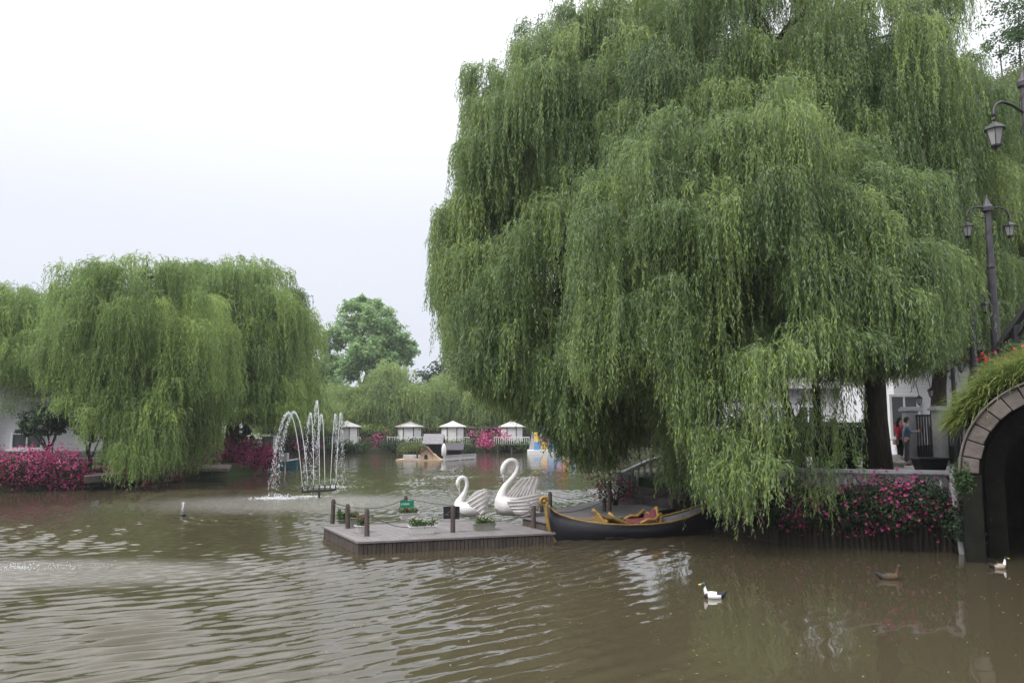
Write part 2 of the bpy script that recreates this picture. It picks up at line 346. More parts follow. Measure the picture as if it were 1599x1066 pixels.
def chain(pts, Y, up=True):
    w_ = np.array([tuple(on_y(x, y, Y)) for x, y in pts]); return w_[:, 0], w_[:, 2]
def strands(rng, P0, OUT, Lst, ds, lam, leafL, leafW, tone, spread=.45, sway=.0):
    """hanging shoots: arrays of leaf base, direction, side, size and tone"""
    S = len(P0); K = int(np.ceil(Lst.max() / ds)) + 1
    d0 = unit(OUT + np.array([0, 0, .35])); p = P0.copy(); down = np.array([0, 0, -1.0]); swv = rng.normal(0, .10, (S, 3)); swv[:, 2] = 0
    B = []; Dd = []; T = []; Lf = []
    for k in range(K):
        s = k * ds; f = np.exp(-s / lam)
        d = unit(d0 * f + (down + swv + rng.normal(0, .10, (S, 3))) * (1 - f) + 1e-6)
        ok = (s < Lst)
        B.append(p[ok]); Dd.append(d[ok]); T.append(tone[ok] + .10 * (s / np.maximum(Lst[ok], .1)))
        Lf.append(np.clip(1.15 - .45 * (s / np.maximum(Lst[ok], .1)), .5, 1.2))
        p = p + d * ds
    B = np.concatenate(B); Dd = np.concatenate(Dd); T = np.concatenate(T); Lf = np.concatenate(Lf); n = len(B)
    sd = unit(np.cross(Dd, rng.normal(0, 1, (n, 3))))
    D = unit(Dd * .75 + sd * rng.uniform(.1, spread * 1.6, (n, 1)) + np.array([0, 0, -.35]))
    Sd = unit(np.cross(D, rng.normal(0, 1, (n, 3))))
    return B + rng.normal(0, ds * .3, (n, 3)), D, Sd, leafL * Lf * rng.uniform(.7, 1.25, n), leafW * rng.uniform(.75, 1.2, n), np.clip(T + rng.normal(0, .12, n), 0, 1)
def crown_points(rng, top, bot, Y, thick, nclust, nplume, clr, back=.4, vth=-.42):
    """plume positions on the shell of an inflated outline (metres); returns pts, outward dirs, cluster tone, hang limit"""
    Yc = Y - .55 * thick; tx, tz = chain(top, Yc); bx, bz = chain(bot, Yc); x0, x1 = tx[0], tx[-1]; ins = .1 + .4 * clr
    bd = np.column_stack([np.interp(np.linspace(0, 1, 160), np.linspace(0, 1, len(tx)), tx), np.interp(np.linspace(0, 1, 160), np.linspace(0, 1, len(tz)), tz)])
    lb = np.linspace(0, 1, 20)[:, None]
    side1 = np.column_stack([np.full(20, x0), tz[0] + (bz[0] - tz[0]) * lb[:, 0]]); side2 = np.column_stack([np.full(20, x1), tz[-1] + (bz[-1] - tz[-1]) * lb[:, 0]])
    bd = np.vstack([bd, side1, side2]); E = .42 * (x1 - x0)
    C = []; ph = rng.uniform(0, 6.28, 4)
    tries = 0
    while len(C) < nclust and tries < nclust * 60:
        tries += 1
        x = rng.uniform(x0, x1); zt = np.interp(x, tx, tz); zb = np.interp(x, bx, bz)
        if zt - zb < .6: continue
        z = zb + .7 + (zt - zb - .7) * rng.uniform(0, 1) ** 1.1 if zt - zb > 1 else zt
        q = np.array([x, z]); e = np.sqrt(((bd - q) ** 2).sum(1)).min()
        if e < clr * rng.uniform(.3, .8): continue
        h = thick * math.sqrt(max(0, 1 - (1 - min(e / E, 1)) ** 2))
        sgn = 1 if rng.uniform() < back else -1
        y = Y + sgn * h * (1 - .85 * rng.uniform(0, 1) ** 1.2)
        vd = math.sin(1.15 * x + ph[0] + .6 * math.sin(.7 * z + ph[3])) * math.sin(.85 * z + ph[1]) + .6 * math.sin(1.9 * x - 1.1 * z + ph[2])
        if vd < vth: continue
        c = np.array([x, y, z])
        if e < clr * 2 and rng.uniform() < .16: o_ = unit(np.array([x - (x0 + x1) / 2, 0, z - (zb + zt) / 2 + .8])); c = c + o_ * rng.uniform(.15, .75)
        if C:
            A = np.array(C); 
            if np.sqrt(((A - c) ** 2).sum(1)).min() < clr * .62 and tries < nclust * 40: continue
        C.append(c)
    C = np.array(C); ctr = np.array([(x0 + x1) / 2, Y, 0])
    P = []; O = []; T = []; ZB = []; HK = []
    for c in C:
        r = clr * rng.uniform(.55, 1.3); n = max(3, int(nplume * (r / clr) ** 2)); tone = rng.normal(.46, .26)
        a = rng.uniform(0, 2 * math.pi, n); u = rng.uniform(.0, 1, n); rr = r * np.sqrt(u)
        dx, dy = np.cos(a), np.sin(a)
        p = np.column_stack([c[0] + dx * rr, c[1] + dy * rr, c[2] + r * .55 * (np.sqrt(1 - u) - .6) + rng.normal(0, .08, n)])
        oc = c - ctr; oc[2] = 0; oc = oc / max(np.linalg.norm(oc), .01)
        o = np.column_stack([dx, dy, np.zeros(n)]) * (.35 + .65 * u[:, None]) + oc * .35; p[:, 0] = np.clip(p[:, 0], x0 + ins, x1 - ins)
        zt = np.interp(p[:, 0], tx, tz); p[:, 2] = np.minimum(p[:, 2], zt + rng.normal(0, .12, n))
        P.append(p); O.append(o); T.append(np.full(n, tone) + rng.normal(0, .06, n)); ZB.append(np.interp(p[:, 0], bx, bz)); HK.append(np.full(n, rng.uniform(0, 1)))
    return C, np.vstack(P), np.vstack(O), np.concatenate(T), np.concatenate(ZB), np.concatenate(HK)
def limb(mb, a, b, r0, r1, rng, sag=.15, n=7):
    a = np.array(a, float); b = np.array(b, float); pts = []; L_ = np.linalg.norm(b - a); j = rng.normal(0, .035 * L_, (n + 1, 3)); 
    for i in range(n + 1):
        t = i / n; p = a + (b - a) * t; p = p + np.array([0, 0, 1]) * sag * L_ * math.sin(math.pi * t) + (j[i] if 0 < i < n else 0); pts.append(p)
    mb.tube(pts, [r0 + (r1 - r0) * (i / n) for i in range(n + 1)], 7)
def willow(name, label, groups, trunk, rt, seed, leaf=(.13, .020), ds=.04, ns=10, spr=.22, hang=(1.0, 2.4), lam=.35, material=None, group='weeping willows round the pond', forks=14, bark=None, cat='willow tree'):
    """groups: list of dict(top, bot, Y, thick, nc, npl, r). trunk: list of base..fork points"""
    rng = np.random.default_rng(seed); base = Vector(trunk[0]); t = thing(name, base, label, cat, group)
    mb = MB(); k = len(trunk); mb.tube(trunk, [rt * (1.25 if i == 0 else 1 - .35 * i / (k - 1)) for i in range(k)], 12)
    allp = [[], [], [], [], [], []]; Cs = []
    for g in groups:
        C, P, O, T, ZB, HK = crown_points(rng, g['top'], g['bot'], g['Y'], g['thick'], g['nc'], g['npl'], g['r'], g.get('back', .4), g.get('vth', -.42)); Cs.append(C)
        n = len(P); nn = g.get('ns', ns)
        P0 = np.repeat(P, nn, 0) + rng.normal(0, spr, (n * nn, 3)) * np.array([1, 1, .6]); OUT = np.repeat(O, nn, 0) + rng.normal(0, .25, (n * nn, 3)) * np.array([1, 1, .3])
        h0, h1 = g.get('hang', hang); Lp = h0 + (h1 - h0) * np.clip(HK * .8 + rng.uniform(0, .3, n), 0, 1); Lst = np.repeat(Lp, nn) * rng.uniform(.25, 1.08, n * nn)
        lim = P0[:, 2] - np.repeat(ZB, nn) + rng.normal(0, .25, n * nn); Lst = np.minimum(Lst, np.maximum(lim, .15))
        r_ = strands(rng, P0, OUT * .8, Lst, ds, lam, leaf[0], leaf[1], np.repeat(T, nn) + rng.normal(0, .07, n * nn))
        for a, b in zip(allp, r_): a.append(b)
    A = [np.concatenate(a) for a in allp]
    leaf_mesh('crown', *A[:3], A[3], A[4], A[5], material or M_wil, t)
    C = np.vstack(Cs); fk = np.array(trunk[-1], float); fk2 = np.array(trunk[-2], float)
    idx = rng.choice(len(C), min(forks, len(C)), replace=False); mains = []
    for i in idx[:max(4, forks // 3)]:
        e = C[i] + np.array([0, 0, -.1]); limb(mb, fk, e, rt * .55, rt * .14, rng); mains.append((fk + (e - fk) * .5 + np.array([0, 0, .15 * np.linalg.norm(e - fk)]), e))
    for i in idx[len(mains):]:
        e = C[i]; m_, e_ = mains[int(np.argmin([np.linalg.norm(m[0] - e) for m in mains]))]
        limb(mb, m_, e, rt * .26, rt * .06, rng, .1)
    mb.v = [(v[0] + .035 * math.sin(9 * v[1] + 2 * v[2]), v[1] + .035 * math.sin(8 * v[0] + 2.3 * v[2]), v[2]) for v in mb.v]
    mb.build('trunk', bark or M_bark, t, smooth=True)
    return t, len(A[0])
def blob_tree(name, label, lobes, trunk, rt, seed, n, leaf=.35, material=None, group=None, cat='tree', clump=.25, bark=None):
    """lobes: (x,y,z,r) world; leaf clumps over each lobe's shell"""
    rng = np.random.default_rng(seed); t = thing(name, Vector(trunk[0]), label, cat, group)
    lob = np.array(lobes, float); wts = lob[:, 3] ** 2; wts /= wts.sum(); P = []; T = []
    # sub-clumps
    m = max(20, n // 45); li = rng.choice(len(lob), m, p=wts); d = unit(rng.normal(0, 1, (m, 3))); d[:, 2] = d[:, 2] * .85 + .12
    rad = lob[li, 3] * rng.uniform(.45, 1.08, m); cc = lob[li, :3] + d * rad[:, None]
    ct = rng.normal(.45, .18, m); ci = rng.integers(0, m, n); cr = lob[li[ci], 3] * clump
    q = unit(rng.normal(0, 1, (n, 3))); P = cc[ci] + q * (cr * rng.uniform(.2, 1.1, n))[:, None] * np.array([1, 1, .65])
    NN = unit(q * .5 + d[ci] * .5 + rng.normal(0, .45, (n, 3)) + np.array([0, 0, .4])); D = unit(np.cross(NN, rng.normal(0, 1, (n, 3)))); S = np.cross(NN, D)
    leaf_mesh('crown', P, D, S, leaf * rng.uniform(.6, 1.3, n), leaf * .6 * rng.uniform(.7, 1.2, n), np.clip(ct[ci] + rng.normal(0, .12, n), 0, 1), material or M_broad, t)
    mb = MB(); k = len(trunk); mb.tube(trunk, [rt * (1.2 if i == 0 else 1 - .4 * i / (k - 1)) for i in range(k)], 9)
    for i in range(len(lob)): limb(mb, trunk[-1] if i % 2 else trunk[-2], lob[i, :3], rt * .5, rt * .1, rng, .05, 5)
    mb.build('trunk', bark or M_bark, t, smooth=True); return t

# ------------------------------------------------------------------ the setting: water, ground, paths
def water():
    rng = np.random.default_rng(77)
    xs = np.concatenate([np.linspace(-100, -24, 20)[:-1], np.arange(-24, 17, .07), np.linspace(17.1, 60, 12)])
    ys = np.concatenate([np.linspace(-70, 6, 16)[:-1], np.arange(6, 20, .042), np.arange(20, 36, .085), np.arange(36, 92, .3), np.linspace(93, 110, 4)])
    X, Y = np.meshgrid(xs, ys); Z = np.zeros_like(X)
    def sm(a, b, v): t_ = np.clip((v - a) / (b - a), 0, 1); return t_ * t_ * (3 - 2 * t_)
    def ell(cx, cy, rx, ry, soft): return 1 - sm(1 - soft, 1 + soft, np.sqrt(((X - cx) / rx) ** 2 + ((Y - cy) / ry) ** 2))
    # rings that run out from the fountains, wavelengths 0.3 to 0.9 m
    for i in range(16):
        lam = .19 * 2.7 ** rng.uniform(0, 1); k = 2 * math.pi / lam; sx_, sy_ = -14 + rng.normal(0, 3.0), 26 + rng.normal(0, 2.5)
        d = np.hypot(X - sx_, Y - sy_); sl = .056 * (1.25 if lam > .35 else .8); Z += sl * 1.41 / k * np.sin(k * d + rng.uniform(0, 6.28) + .9 * np.sin(.5 * X + i) + .5 * np.sin(.4 * Y + 2 * i))
    C = np.zeros_like(X)
    for i in range(34):
        lam = .20 * 2.6 ** rng.uniform(0, 1); k = 2 * math.pi / lam; a = rng.uniform(0, 2 * math.pi); C += .0075 * 1.41 / k * np.sin(k * (X * math.cos(a) + Y * math.sin(a)) + rng.uniform(0, 6.28))
    gm = .75 + .38 * np.sin(.9 * X + .5 * Y + 1.0) * np.sin(.55 * Y - .35 * X) + .25 * np.sin(.31 * X - .42 * Y + 2)
    calm = np.maximum(ell(8.6, 12.8, 7.0, 9.2, .22), ell(-21, 31, 6, 5, .4)); patch = np.maximum(ell(-9.8, 15.8, 4.2, 1.4, .4), ell(-8.5, 31, 5.5, 3.5, .5))
    far = 1 + .2 * sm(20, 40, Y)
    Z = (Z * np.clip(gm, .25, 1.4) * (1 - .8 * patch) * far + C * (1 + .6 * patch)) * (1 - .93 * calm)
    Z *= sm(5, 8, Y) * (1 - sm(50, 60, Y)) * sm(-24, -21, X) * (1 - sm(15, 17, X)); Z += .0
    ny, nx = X.shape; V_ = np.column_stack([X.ravel(), Y.ravel(), Z.ravel()]).astype(np.float32); ii = np.arange(ny * nx).reshape(ny, nx)
    Q = np.stack([ii[:-1, :-1], ii[:-1, 1:], ii[1:, 1:], ii[1:, :-1]], -1).reshape(-1, 4).astype(np.int32); n = len(Q)
    me = bpy.data.meshes.new('water'); me.vertices.add(len(V_)); me.loops.add(n * 4); me.polygons.add(n); me.vertices.foreach_set('co', V_.ravel()); me.loops.foreach_set('vertex_index', Q.ravel())
    me.polygons.foreach_set('loop_start', np.arange(0, n * 4, 4, dtype=np.int32)); me.polygons.foreach_set('loop_total', np.full(n, 4, np.int32)); me.polygons.foreach_set('use_smooth', np.ones(n, bool)); me.materials.append(M_water); me.update(calc_edges=True)
    o = bpy.data.objects.new('water', me); COL.objects.link(o); props(o, kind='structure')
water()
shore = [(40, -40, 1.2), (40, 6, 1.2), (18, 12.5, 1.2), (14.2, 14.6, 1.2), (17.8, 22.5, 1.2), (13.4, 25.0, 1.2), (10.35, 18.35, .85), (8.2, 18.95, .85), (6.5, 19.75, .85), (5.6, 21.9, .85), (5.5, 25.5, .85), (3.9, 29.2, 1.15),
         (6.2, 35, 1.0), (9, 45, .9), (14, 66, .7), (19, 84, .5), (8, 88.3, .5), (-8, 88.6, .5), (-22, 86, .5), (-29, 76, .5), (-24, 62, .55), (-17.3, 55, .6), (-15.2, 49, .7), (-17.2, 42.0, .8), (-19.6, 37.0, .85), (-22.3, 34.8, .85), (-34, 31, .9), (-70, 24, .9), (-85, -40, .9), (0, -60, 1.0)]
from mathutils.geometry import tessellate_polygon
mb = MB(); n_ = len(shore); outer = [(-1500, -1500, 1.0), (1500, -1500, 1.0), (1500, 1500, 1.0), (-1500, 1500, 1.0)]
vs = [Vector(p) for p in outer] + [Vector(p) for p in reversed(shore)]
tri = tessellate_polygon([[Vector((p[0], p[1], 0)) for p in outer], [Vector((p[0], p[1], 0)) for p in reversed(shore)]])
fs = []
for a, b, c in tri:
    nrm = (vs[b] - vs[a]).cross(vs[c] - vs[a]).z; fs.append((a, b, c) if nrm > 0 else (a, c, b))
m_ = len(vs); vs += [Vector((x, y, -.7)) for x, y, z in reversed(shore)]
for i in range(n_): j = (i + 1) % n_; fs.append((4 + i, 4 + j, m_ + j, m_ + i))
mb.add(vs, fs); props(mb.build('ground', M_ground), kind='structure')
mb = MB(); mb.prism([(5.75, 22.0), (6.65, 20.0), (8.25, 19.15), (10.2, 18.6), (12.6, 23.6), (24, 27), (24, 46), (14, 46), (8, 33), (6, 27)], 1.25, 1.42)
props(mb.build('path', M_path), kind='structure')
mb = MB(); mb.prism([(-60, 39.5), (-24, 40), (-21.5, 44), (-26, 44), (-60, 43)], .9, 1.12)
props(mb.build('paved_path', M_path), kind='structure')
GZ = 1.42

# ------------------------------------------------------------------ haze over the whole place
mb = MB(); mb.box((0, 40, 20.5), (420, 420, 46))
hz = mb.build('haze', []); hz['kind'] = 'stuff'; hz['label'] = 'thin pale air haze over the pond'
hm = bpy.data.materials.new('haze_air'); hm.use_nodes = True; hm.node_tree.nodes.clear(); ho = N(hm.node_tree, 'ShaderNodeOutputMaterial'); hv = N(hm.node_tree, 'ShaderNodeVolumePrincipled')
hv.inputs['Color'].default_value = (.93, .96, 1, 1); hv.inputs['Density'].default_value = HAZE; hv.inputs['Anisotropy'].default_value = .2; hm.node_tree.links.new(hv.outputs[0], ho.inputs['Volume']); hz.data.materials.append(hm)

# ------------------------------------------------------------------ willows
def G(top, bot, Y, thick, nc, npl, r, **k): return dict(top=top, bot=bot, Y=Y, thick=thick, nc=nc, npl=npl, r=r, **k)
def gp(px, Y, z): p = on_y(px, 666, Y); return (p.x, Y, z)
cnt = 0
W_A = [G([(690, 368), (708, 320), (722, 290), (722, 200), (734, 105), (775, 62), (812, 35), (832, -35), (890, -60), (950, -50), (1000, -10), (1040, -90), (1110, -130)],
         [(686, 420), (700, 560), (742, 605), (790, 620), (842, 650), (880, 680), (900, 700), (940, 712), (985, 640), (1010, 625), (1100, 630)], 27, 4.5, 480, 8, .55),
       G([(728, 118), (755, 78), (800, 50), (850, -5), (905, -50), (960, -50)], [(728, 330), (800, 340), (960, 380)], 26, 1.6, 75, 8, .5),
       G([(680, 352), (706, 315), (750, 290)], [(680, 430), (706, 520), (750, 570)], 26, 1.2, 22, 8, .45),
       G([(700, 440), (745, 480), (800, 500), (900, 540), (1010, 600)], [(700, 540), (745, 618), (790, 640), (842, 668), (890, 722), (940, 738), (1010, 670)], 25.5, 1.6, 90, 8, .5)]
t_, c_ = willow('willow_tree', 'huge weeping willow at the water edge, its fronds hanging over the pond behind the swans', W_A,
        [gp(1098, 30, 1.2), gp(1085, 29.7, 3.2), gp(1060, 29.2, 5.5), gp(1030, 28.5, 8.2)], .38, 11, leaf=(.17, .030), ds=.052, ns=10, lam=.22, spr=.16, hang=(.8, 3.6), forks=26); cnt += c_
W_B = [G([(905, 330), (935, 240), (985, 165), (1040, 148), (1100, 165), (1150, 158), (1230, 103), (1290, 128), (1340, 180), (1400, 200), (1440, 255), (1480, 320), (1496, 400)],
         [(905, 520), (950, 640), (985, 590), (1030, 605), (1060, 650), (1085, 750), (1120, 808), (1150, 808), (1185, 720), (1200, 610), (1240, 595), (1300, 590), (1350, 585), (1420, 580), (1496, 540)], 20.5, 2.8, 300, 8, .52, back=.25),
       G([(1180, 560), (1215, 540), (1245, 570)], [(1180, 760), (1215, 790), (1245, 760)], 19.4, .8, 5, 5, .3, ns=6, hang=(2, 4)),
       G([(1250, 560), (1290, 545), (1330, 570)], [(1250, 790), (1290, 815), (1330, 700)], 19.2, .8, 6, 5, .3, ns=6, hang=(2, 4)),
       G([(940, 170), (1000, 80), (1100, 40), (1200, 5), (1320, 0), (1420, 90), (1510, 220)], [(940, 480), (1000, 620), (1100, 640), (1200, 600), (1330, 590), (1420, 570), (1510, 520)], 23.2, 2.6, 220, 8, .55, vth=-.6),
       G([(900, 90), (985, 22), (1030, -60), (1100, -150), (1250, -220), (1400, -160), (1530, -80), (1590, 40)],
         [(900, 480), (1000, 660), (1100, 660), (1200, 600), (1330, 585), (1420, 580), (1500, 560), (1590, 520)], 25, 4.0, 470, 8, .6, vth=-.85)]
t_, c_ = willow('willow_tree', 'biggest weeping willow, thick dark trunk behind the balustrade and fronds touching the gondola stern', W_B,
        [gp(1366, 24, 1.2), gp(1368, 24, 3.0), gp(1372, 24, 5.0), gp(1350, 23.8, 7.5), gp(1310, 23.3, 9.5)], .36, 12, leaf=(.15, .026), ds=.047, ns=11, lam=.20, spr=.14, hang=(.7, 3.2), forks=34); cnt += c_
W_C = [G([(1372, 200), (1430, 140), (1500, 80), (1550, 115), (1599, 80), (1700, 20), (1760, 80)],
         [(1372, 590), (1420, 600), (1470, 585), (1500, 555), (1560, 530), (1650, 520), (1760, 500)], 33, 4.5, 430, 9, .7)]
t_, c_ = willow('willow_tree', 'olive toned willow behind the bridge and the black street lamps', W_C,
        [gp(1462, 33, 1.2), gp(1470, 33, 4.5), gp(1500, 31.5, 9.8), gp(1530, 30, 12.5), gp(1556, 29.0, 14.0)], .30, 13, leaf=(.19, .034), ds=.062, ns=9, lam=.25, spr=.2, hang=(.8, 3.2), material=M_wil4, forks=20); cnt += c_
# left bank
W_D = [G([(62, 440), (76, 395), (110, 378), (138, 362), (170, 384), (230, 390), (280, 402), (325, 470)],
         [(62, 560), (80, 590), (95, 630), (115, 660), (150, 655), (185, 715), (200, 745), (240, 755), (265, 735), (285, 650), (325, 600)], 38.5, 3.6, 200, 8, .62)]
t_, c_ = willow('willow_tree', 'broad weeping willow on the far left bank, yellow green fronds reaching down between the azaleas', W_D,
        [gp(172, 40, .9), gp(172, 40, 3), gp(180, 40, 5), gp(188, 39.6, 8)], .30, 14, leaf=(.20, .038), ds=.075, ns=9, hang=(1.0, 4.2), spr=.2, lam=.28, material=M_wil2, forks=16); cnt += c_
W_E = [G([(230, 410), (290, 398), (340, 390), (400, 394), (425, 412), (448, 450), (462, 520)],
         [(230, 640), (300, 662), (380, 665), (440, 668), (455, 670), (462, 600)], 49.5, 5, 230, 8, .8)]
t_, c_ = willow('willow_tree', 'dense dome shaped weeping willow just behind the fountain, over the white railing', W_E,
        [gp(362, 51, .8), gp(364, 51, 3), gp(368, 50.7, 6), gp(370, 50, 9)], .42, 15, leaf=(.25, .05), ds=.095, ns=9, hang=(1.5, 5.5), spr=.25, lam=.35, material=M_wil2, forks=16); cnt += c_
W_F = [G([(-90, 490), (-40, 450), (0, 440), (35, 440), (66, 470), (100, 530)], [(-90, 600), (-40, 610), (0, 605), (20, 670), (44, 600), (100, 560)], 43, 3.0, 120, 8, .7)]
t_, c_ = willow('willow_tree', 'half seen weeping willow at the picture edge in front of the white clapboard house', W_F,
        [gp(-30, 44, .9), gp(-30, 44, 4), gp(-20, 43.5, 7)], .28, 16, leaf=(.20, .038), ds=.075, ns=8, hang=(1.2, 3.4), material=M_wil2, forks=8); cnt += c_
FAR = [([(470, 640), (495, 602), (530, 596), (562, 628), (580, 660)], 97, 'small pale weeping willow behind the leftmost white kiosk'),
       ([(535, 640), (560, 580), (600, 560), (640, 558), (672, 580), (695, 630)], 95, 'rounded pale weeping willow under the tall broadleaf tree'),
       ([(655, 620), (690, 575), (730, 565), (775, 572), (800, 610)], 98, 'pale weeping willow behind the two middle kiosks'),
       ([(770, 620), (800, 575), (860, 560), (930, 565), (970, 610)], 96, 'weeping willow behind the blue roofed play barge'),
       ([(940, 610), (990, 570), (1060, 555), (1130, 570), (1170, 620)], 92, 'far weeping willow seen only through the big willow fronds'),
       ([(395, 640), (430, 600), (465, 590), (495, 612), (510, 660)], 84, 'pale weeping willow between the dome willow and the fountain jets')]
for i, (tp, Y, lb) in enumerate(FAR):
    x0, x1 = tp[0][0], tp[-1][0]; bt = [(x0, 672), ((x0 + x1) / 2, 694), (x1, 676)]
    t_, c_ = willow('willow_tree', lb, [G(tp, bt, Y, 5, 85, 10, 1.3)], [gp((x0 + x1) / 2 - 5, Y + 1, .5), gp((x0 + x1) / 2, Y + 1, 3), gp((x0 + x1) / 2 + 4, Y + .6, 6)], .35, 30 + i,
           leaf=(.38, .10), ds=.17, ns=7, spr=.35, hang=(2, 4.5), lam=.7, material=M_wil3, forks=8, bark=M_barkp); cnt += c_
print('LEAVES', cnt)
# broadleaf tree
def pl(px, py, Y, rp): p = on_y(px, py, Y); return (p.x, p.y, p.z, rp * Y / F)
blob_tree('broadleaf_tree', 'tall blue green broadleaf tree rising behind the pale willows', [pl(560, 490, 120, 28), pl(590, 500, 118, 30), pl(540, 520, 121, 28), pl(515, 535, 121, 22), pl(610, 530, 119, 30), pl(575, 545, 117, 34), pl(628, 552, 120, 24), pl(545, 570, 120, 30), pl(600, 572, 118, 30), pl(512, 575, 122, 22), pl(564, 472, 121, 14), pl(640, 545, 121, 14), pl(596, 482, 121, 13)],
    [gp(572, 120, .8), gp(572, 120, 6), gp(573, 120, 12)], 0.6, 50, 30000, .48, M_broad, 'background trees', clump=.30)
for i, (lo, tr, rt, n, lf, mt, lb) in enumerate([
    ([pl(500, 590, 130, 40), pl(470, 600, 130, 35), pl(450, 560, 132, 30), pl(520, 620, 128, 40)], 490, .4, 5000, .7, M_broad, 'dark green tree filling the gap below the tall broadleaf tree'),
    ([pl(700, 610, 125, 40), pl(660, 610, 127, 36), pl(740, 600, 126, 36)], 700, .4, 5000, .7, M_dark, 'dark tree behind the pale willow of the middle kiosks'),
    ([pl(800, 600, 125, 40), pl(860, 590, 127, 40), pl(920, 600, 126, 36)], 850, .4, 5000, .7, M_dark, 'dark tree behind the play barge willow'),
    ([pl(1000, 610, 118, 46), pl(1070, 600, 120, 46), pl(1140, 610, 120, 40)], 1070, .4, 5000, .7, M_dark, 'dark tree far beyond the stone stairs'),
    ([pl(600, 640, 118, 40), pl(560, 650, 118, 36), pl(640, 640, 118, 36), pl(520, 655, 118, 34)], 600, .4, 6000, .6, M_shrub, 'low bushy tree behind the leftmost kiosks'),
    ([pl(40, 540, 62, 50), pl(110, 520, 64, 60), pl(190, 520, 66, 60), pl(-30, 560, 62, 50), pl(80, 600, 64, 50)], 120, .35, 9000, .4, M_shrub, 'bushy tree standing behind the white clapboard house'),
    ([pl(260, 520, 70, 60), pl(330, 500, 72, 60), pl(400, 530, 72, 60), pl(440, 600, 72, 50), pl(300, 620, 70, 60), pl(380, 620, 70, 60)], 340, .4, 11000, .45, M_shrub, 'bushy tree hidden behind the dome shaped willow'),
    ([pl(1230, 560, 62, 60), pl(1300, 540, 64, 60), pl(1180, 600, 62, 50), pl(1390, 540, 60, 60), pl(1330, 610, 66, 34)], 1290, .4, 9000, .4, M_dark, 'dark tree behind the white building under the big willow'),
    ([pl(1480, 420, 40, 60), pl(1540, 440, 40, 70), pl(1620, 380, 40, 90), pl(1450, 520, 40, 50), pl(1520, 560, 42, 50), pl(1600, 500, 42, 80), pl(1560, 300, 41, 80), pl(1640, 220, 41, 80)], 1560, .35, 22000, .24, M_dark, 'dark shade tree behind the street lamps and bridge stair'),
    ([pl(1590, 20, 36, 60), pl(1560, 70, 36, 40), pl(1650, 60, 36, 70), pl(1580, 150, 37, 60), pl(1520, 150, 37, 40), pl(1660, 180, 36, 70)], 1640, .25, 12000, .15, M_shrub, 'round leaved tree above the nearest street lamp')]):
    Y = lo[0][1]; blob_tree('shade_tree', lb, lo, [gp(tr, Y, .9), gp(tr, Y, 2.5), gp(tr, Y, 4.5)], rt, 60 + i, n, lf, mt, 'background trees', clump=.35)

# ------------------------------------------------------------------ azaleas and shrubs
def bush(name, label, c, r, seed, leaf=.06, nleaf=1800, nflow=260, fm=None, lm=None, fsize=.055, group=None, cat='azalea bush', lobes=5, flower_front=True, upright=0.0, clus=7):
    """c: centre of the base; r: (rx, ry, rz); a mound of leaf clumps with flowers on its skin"""
    rng = np.random.default_rng(seed); c = np.array(c, float); r = np.array(r, float); t = thing(name, Vector(c), label, cat, group)
    lc = rng.normal(0, .33, (lobes, 3)) * r * np.array([1, 1, .5]); lc[:, 2] += r[2] * .45; lr = rng.uniform(.55, .8, lobes)
    def skin(n, a, b):
        k = rng.integers(0, lobes, n); d = unit(rng.normal(0, 1, (n, 3))); d[:, 2] = d[:, 2] * .9 + .1
        return c + lc[k] + d * r * (lr[k] * rng.uniform(a, b, n))[:, None], d
    P, d = skin(nleaf, .55, 1.02); P[:, 2] = np.maximum(P[:, 2], c[2] - r[2] * .25)
    NN = unit(d * .8 + rng.normal(0, .5, d.shape) + np.array([0, 0, .3])); D = unit(np.cross(NN, rng.normal(0, 1, d.shape))); S = np.cross(NN, D)
    leaf_mesh('foliage', P, D, S, leaf * rng.uniform(.7, 1.5, nleaf), leaf * .55 * rng.uniform(.7, 1.3, nleaf), np.clip(rng.normal(.45, .25, nleaf), 0, 1), lm or M_dark, t)
    if nflow:
        m = max(4, nflow // clus); Q, dq = skin(m, .92, 1.06); k = rng.integers(0, m, nflow); sp = fsize * 1.6
        P = Q[k] + rng.normal(0, sp, (nflow, 3)); n3 = unit(dq[k] + rng.normal(0, .3, (nflow, 3)))
        u_ = unit(np.cross(n3, rng.normal(0, 1, n3.shape))); v_ = np.cross(n3, u_); PP = []; DD = []; SS = []; TT = []
        tn = np.clip(rng.normal(.45, .22, m)[k] + rng.normal(0, .12, nflow), 0, 1)
        for a in range(5):
            an = a * 2 * math.pi / 5; dd = unit(u_ * math.cos(an) + v_ * math.sin(an) + n3 * .45); PP.append(P); DD.append(dd); SS.append(unit(np.cross(dd, n3))); TT.append(tn)
        PP = np.vstack(PP); DD = np.vstack(DD); SS = np.vstack(SS); TT = np.concatenate(TT); q = len(PP)
        leaf_mesh('blossoms', PP, DD, SS, fsize * rng.uniform(.5, .7, q), fsize * rng.uniform(.45, .6, q), TT, fm or M_pink, t)
    mb = MB(); 
    for i in range(4): limb(mb, c + np.array([rng.normal(0, .05), rng.normal(0, .05), -.1]), c + lc[i % lobes], .03, .012, rng, .05, 4)
    mb.build('stem', M_bark, t); return t

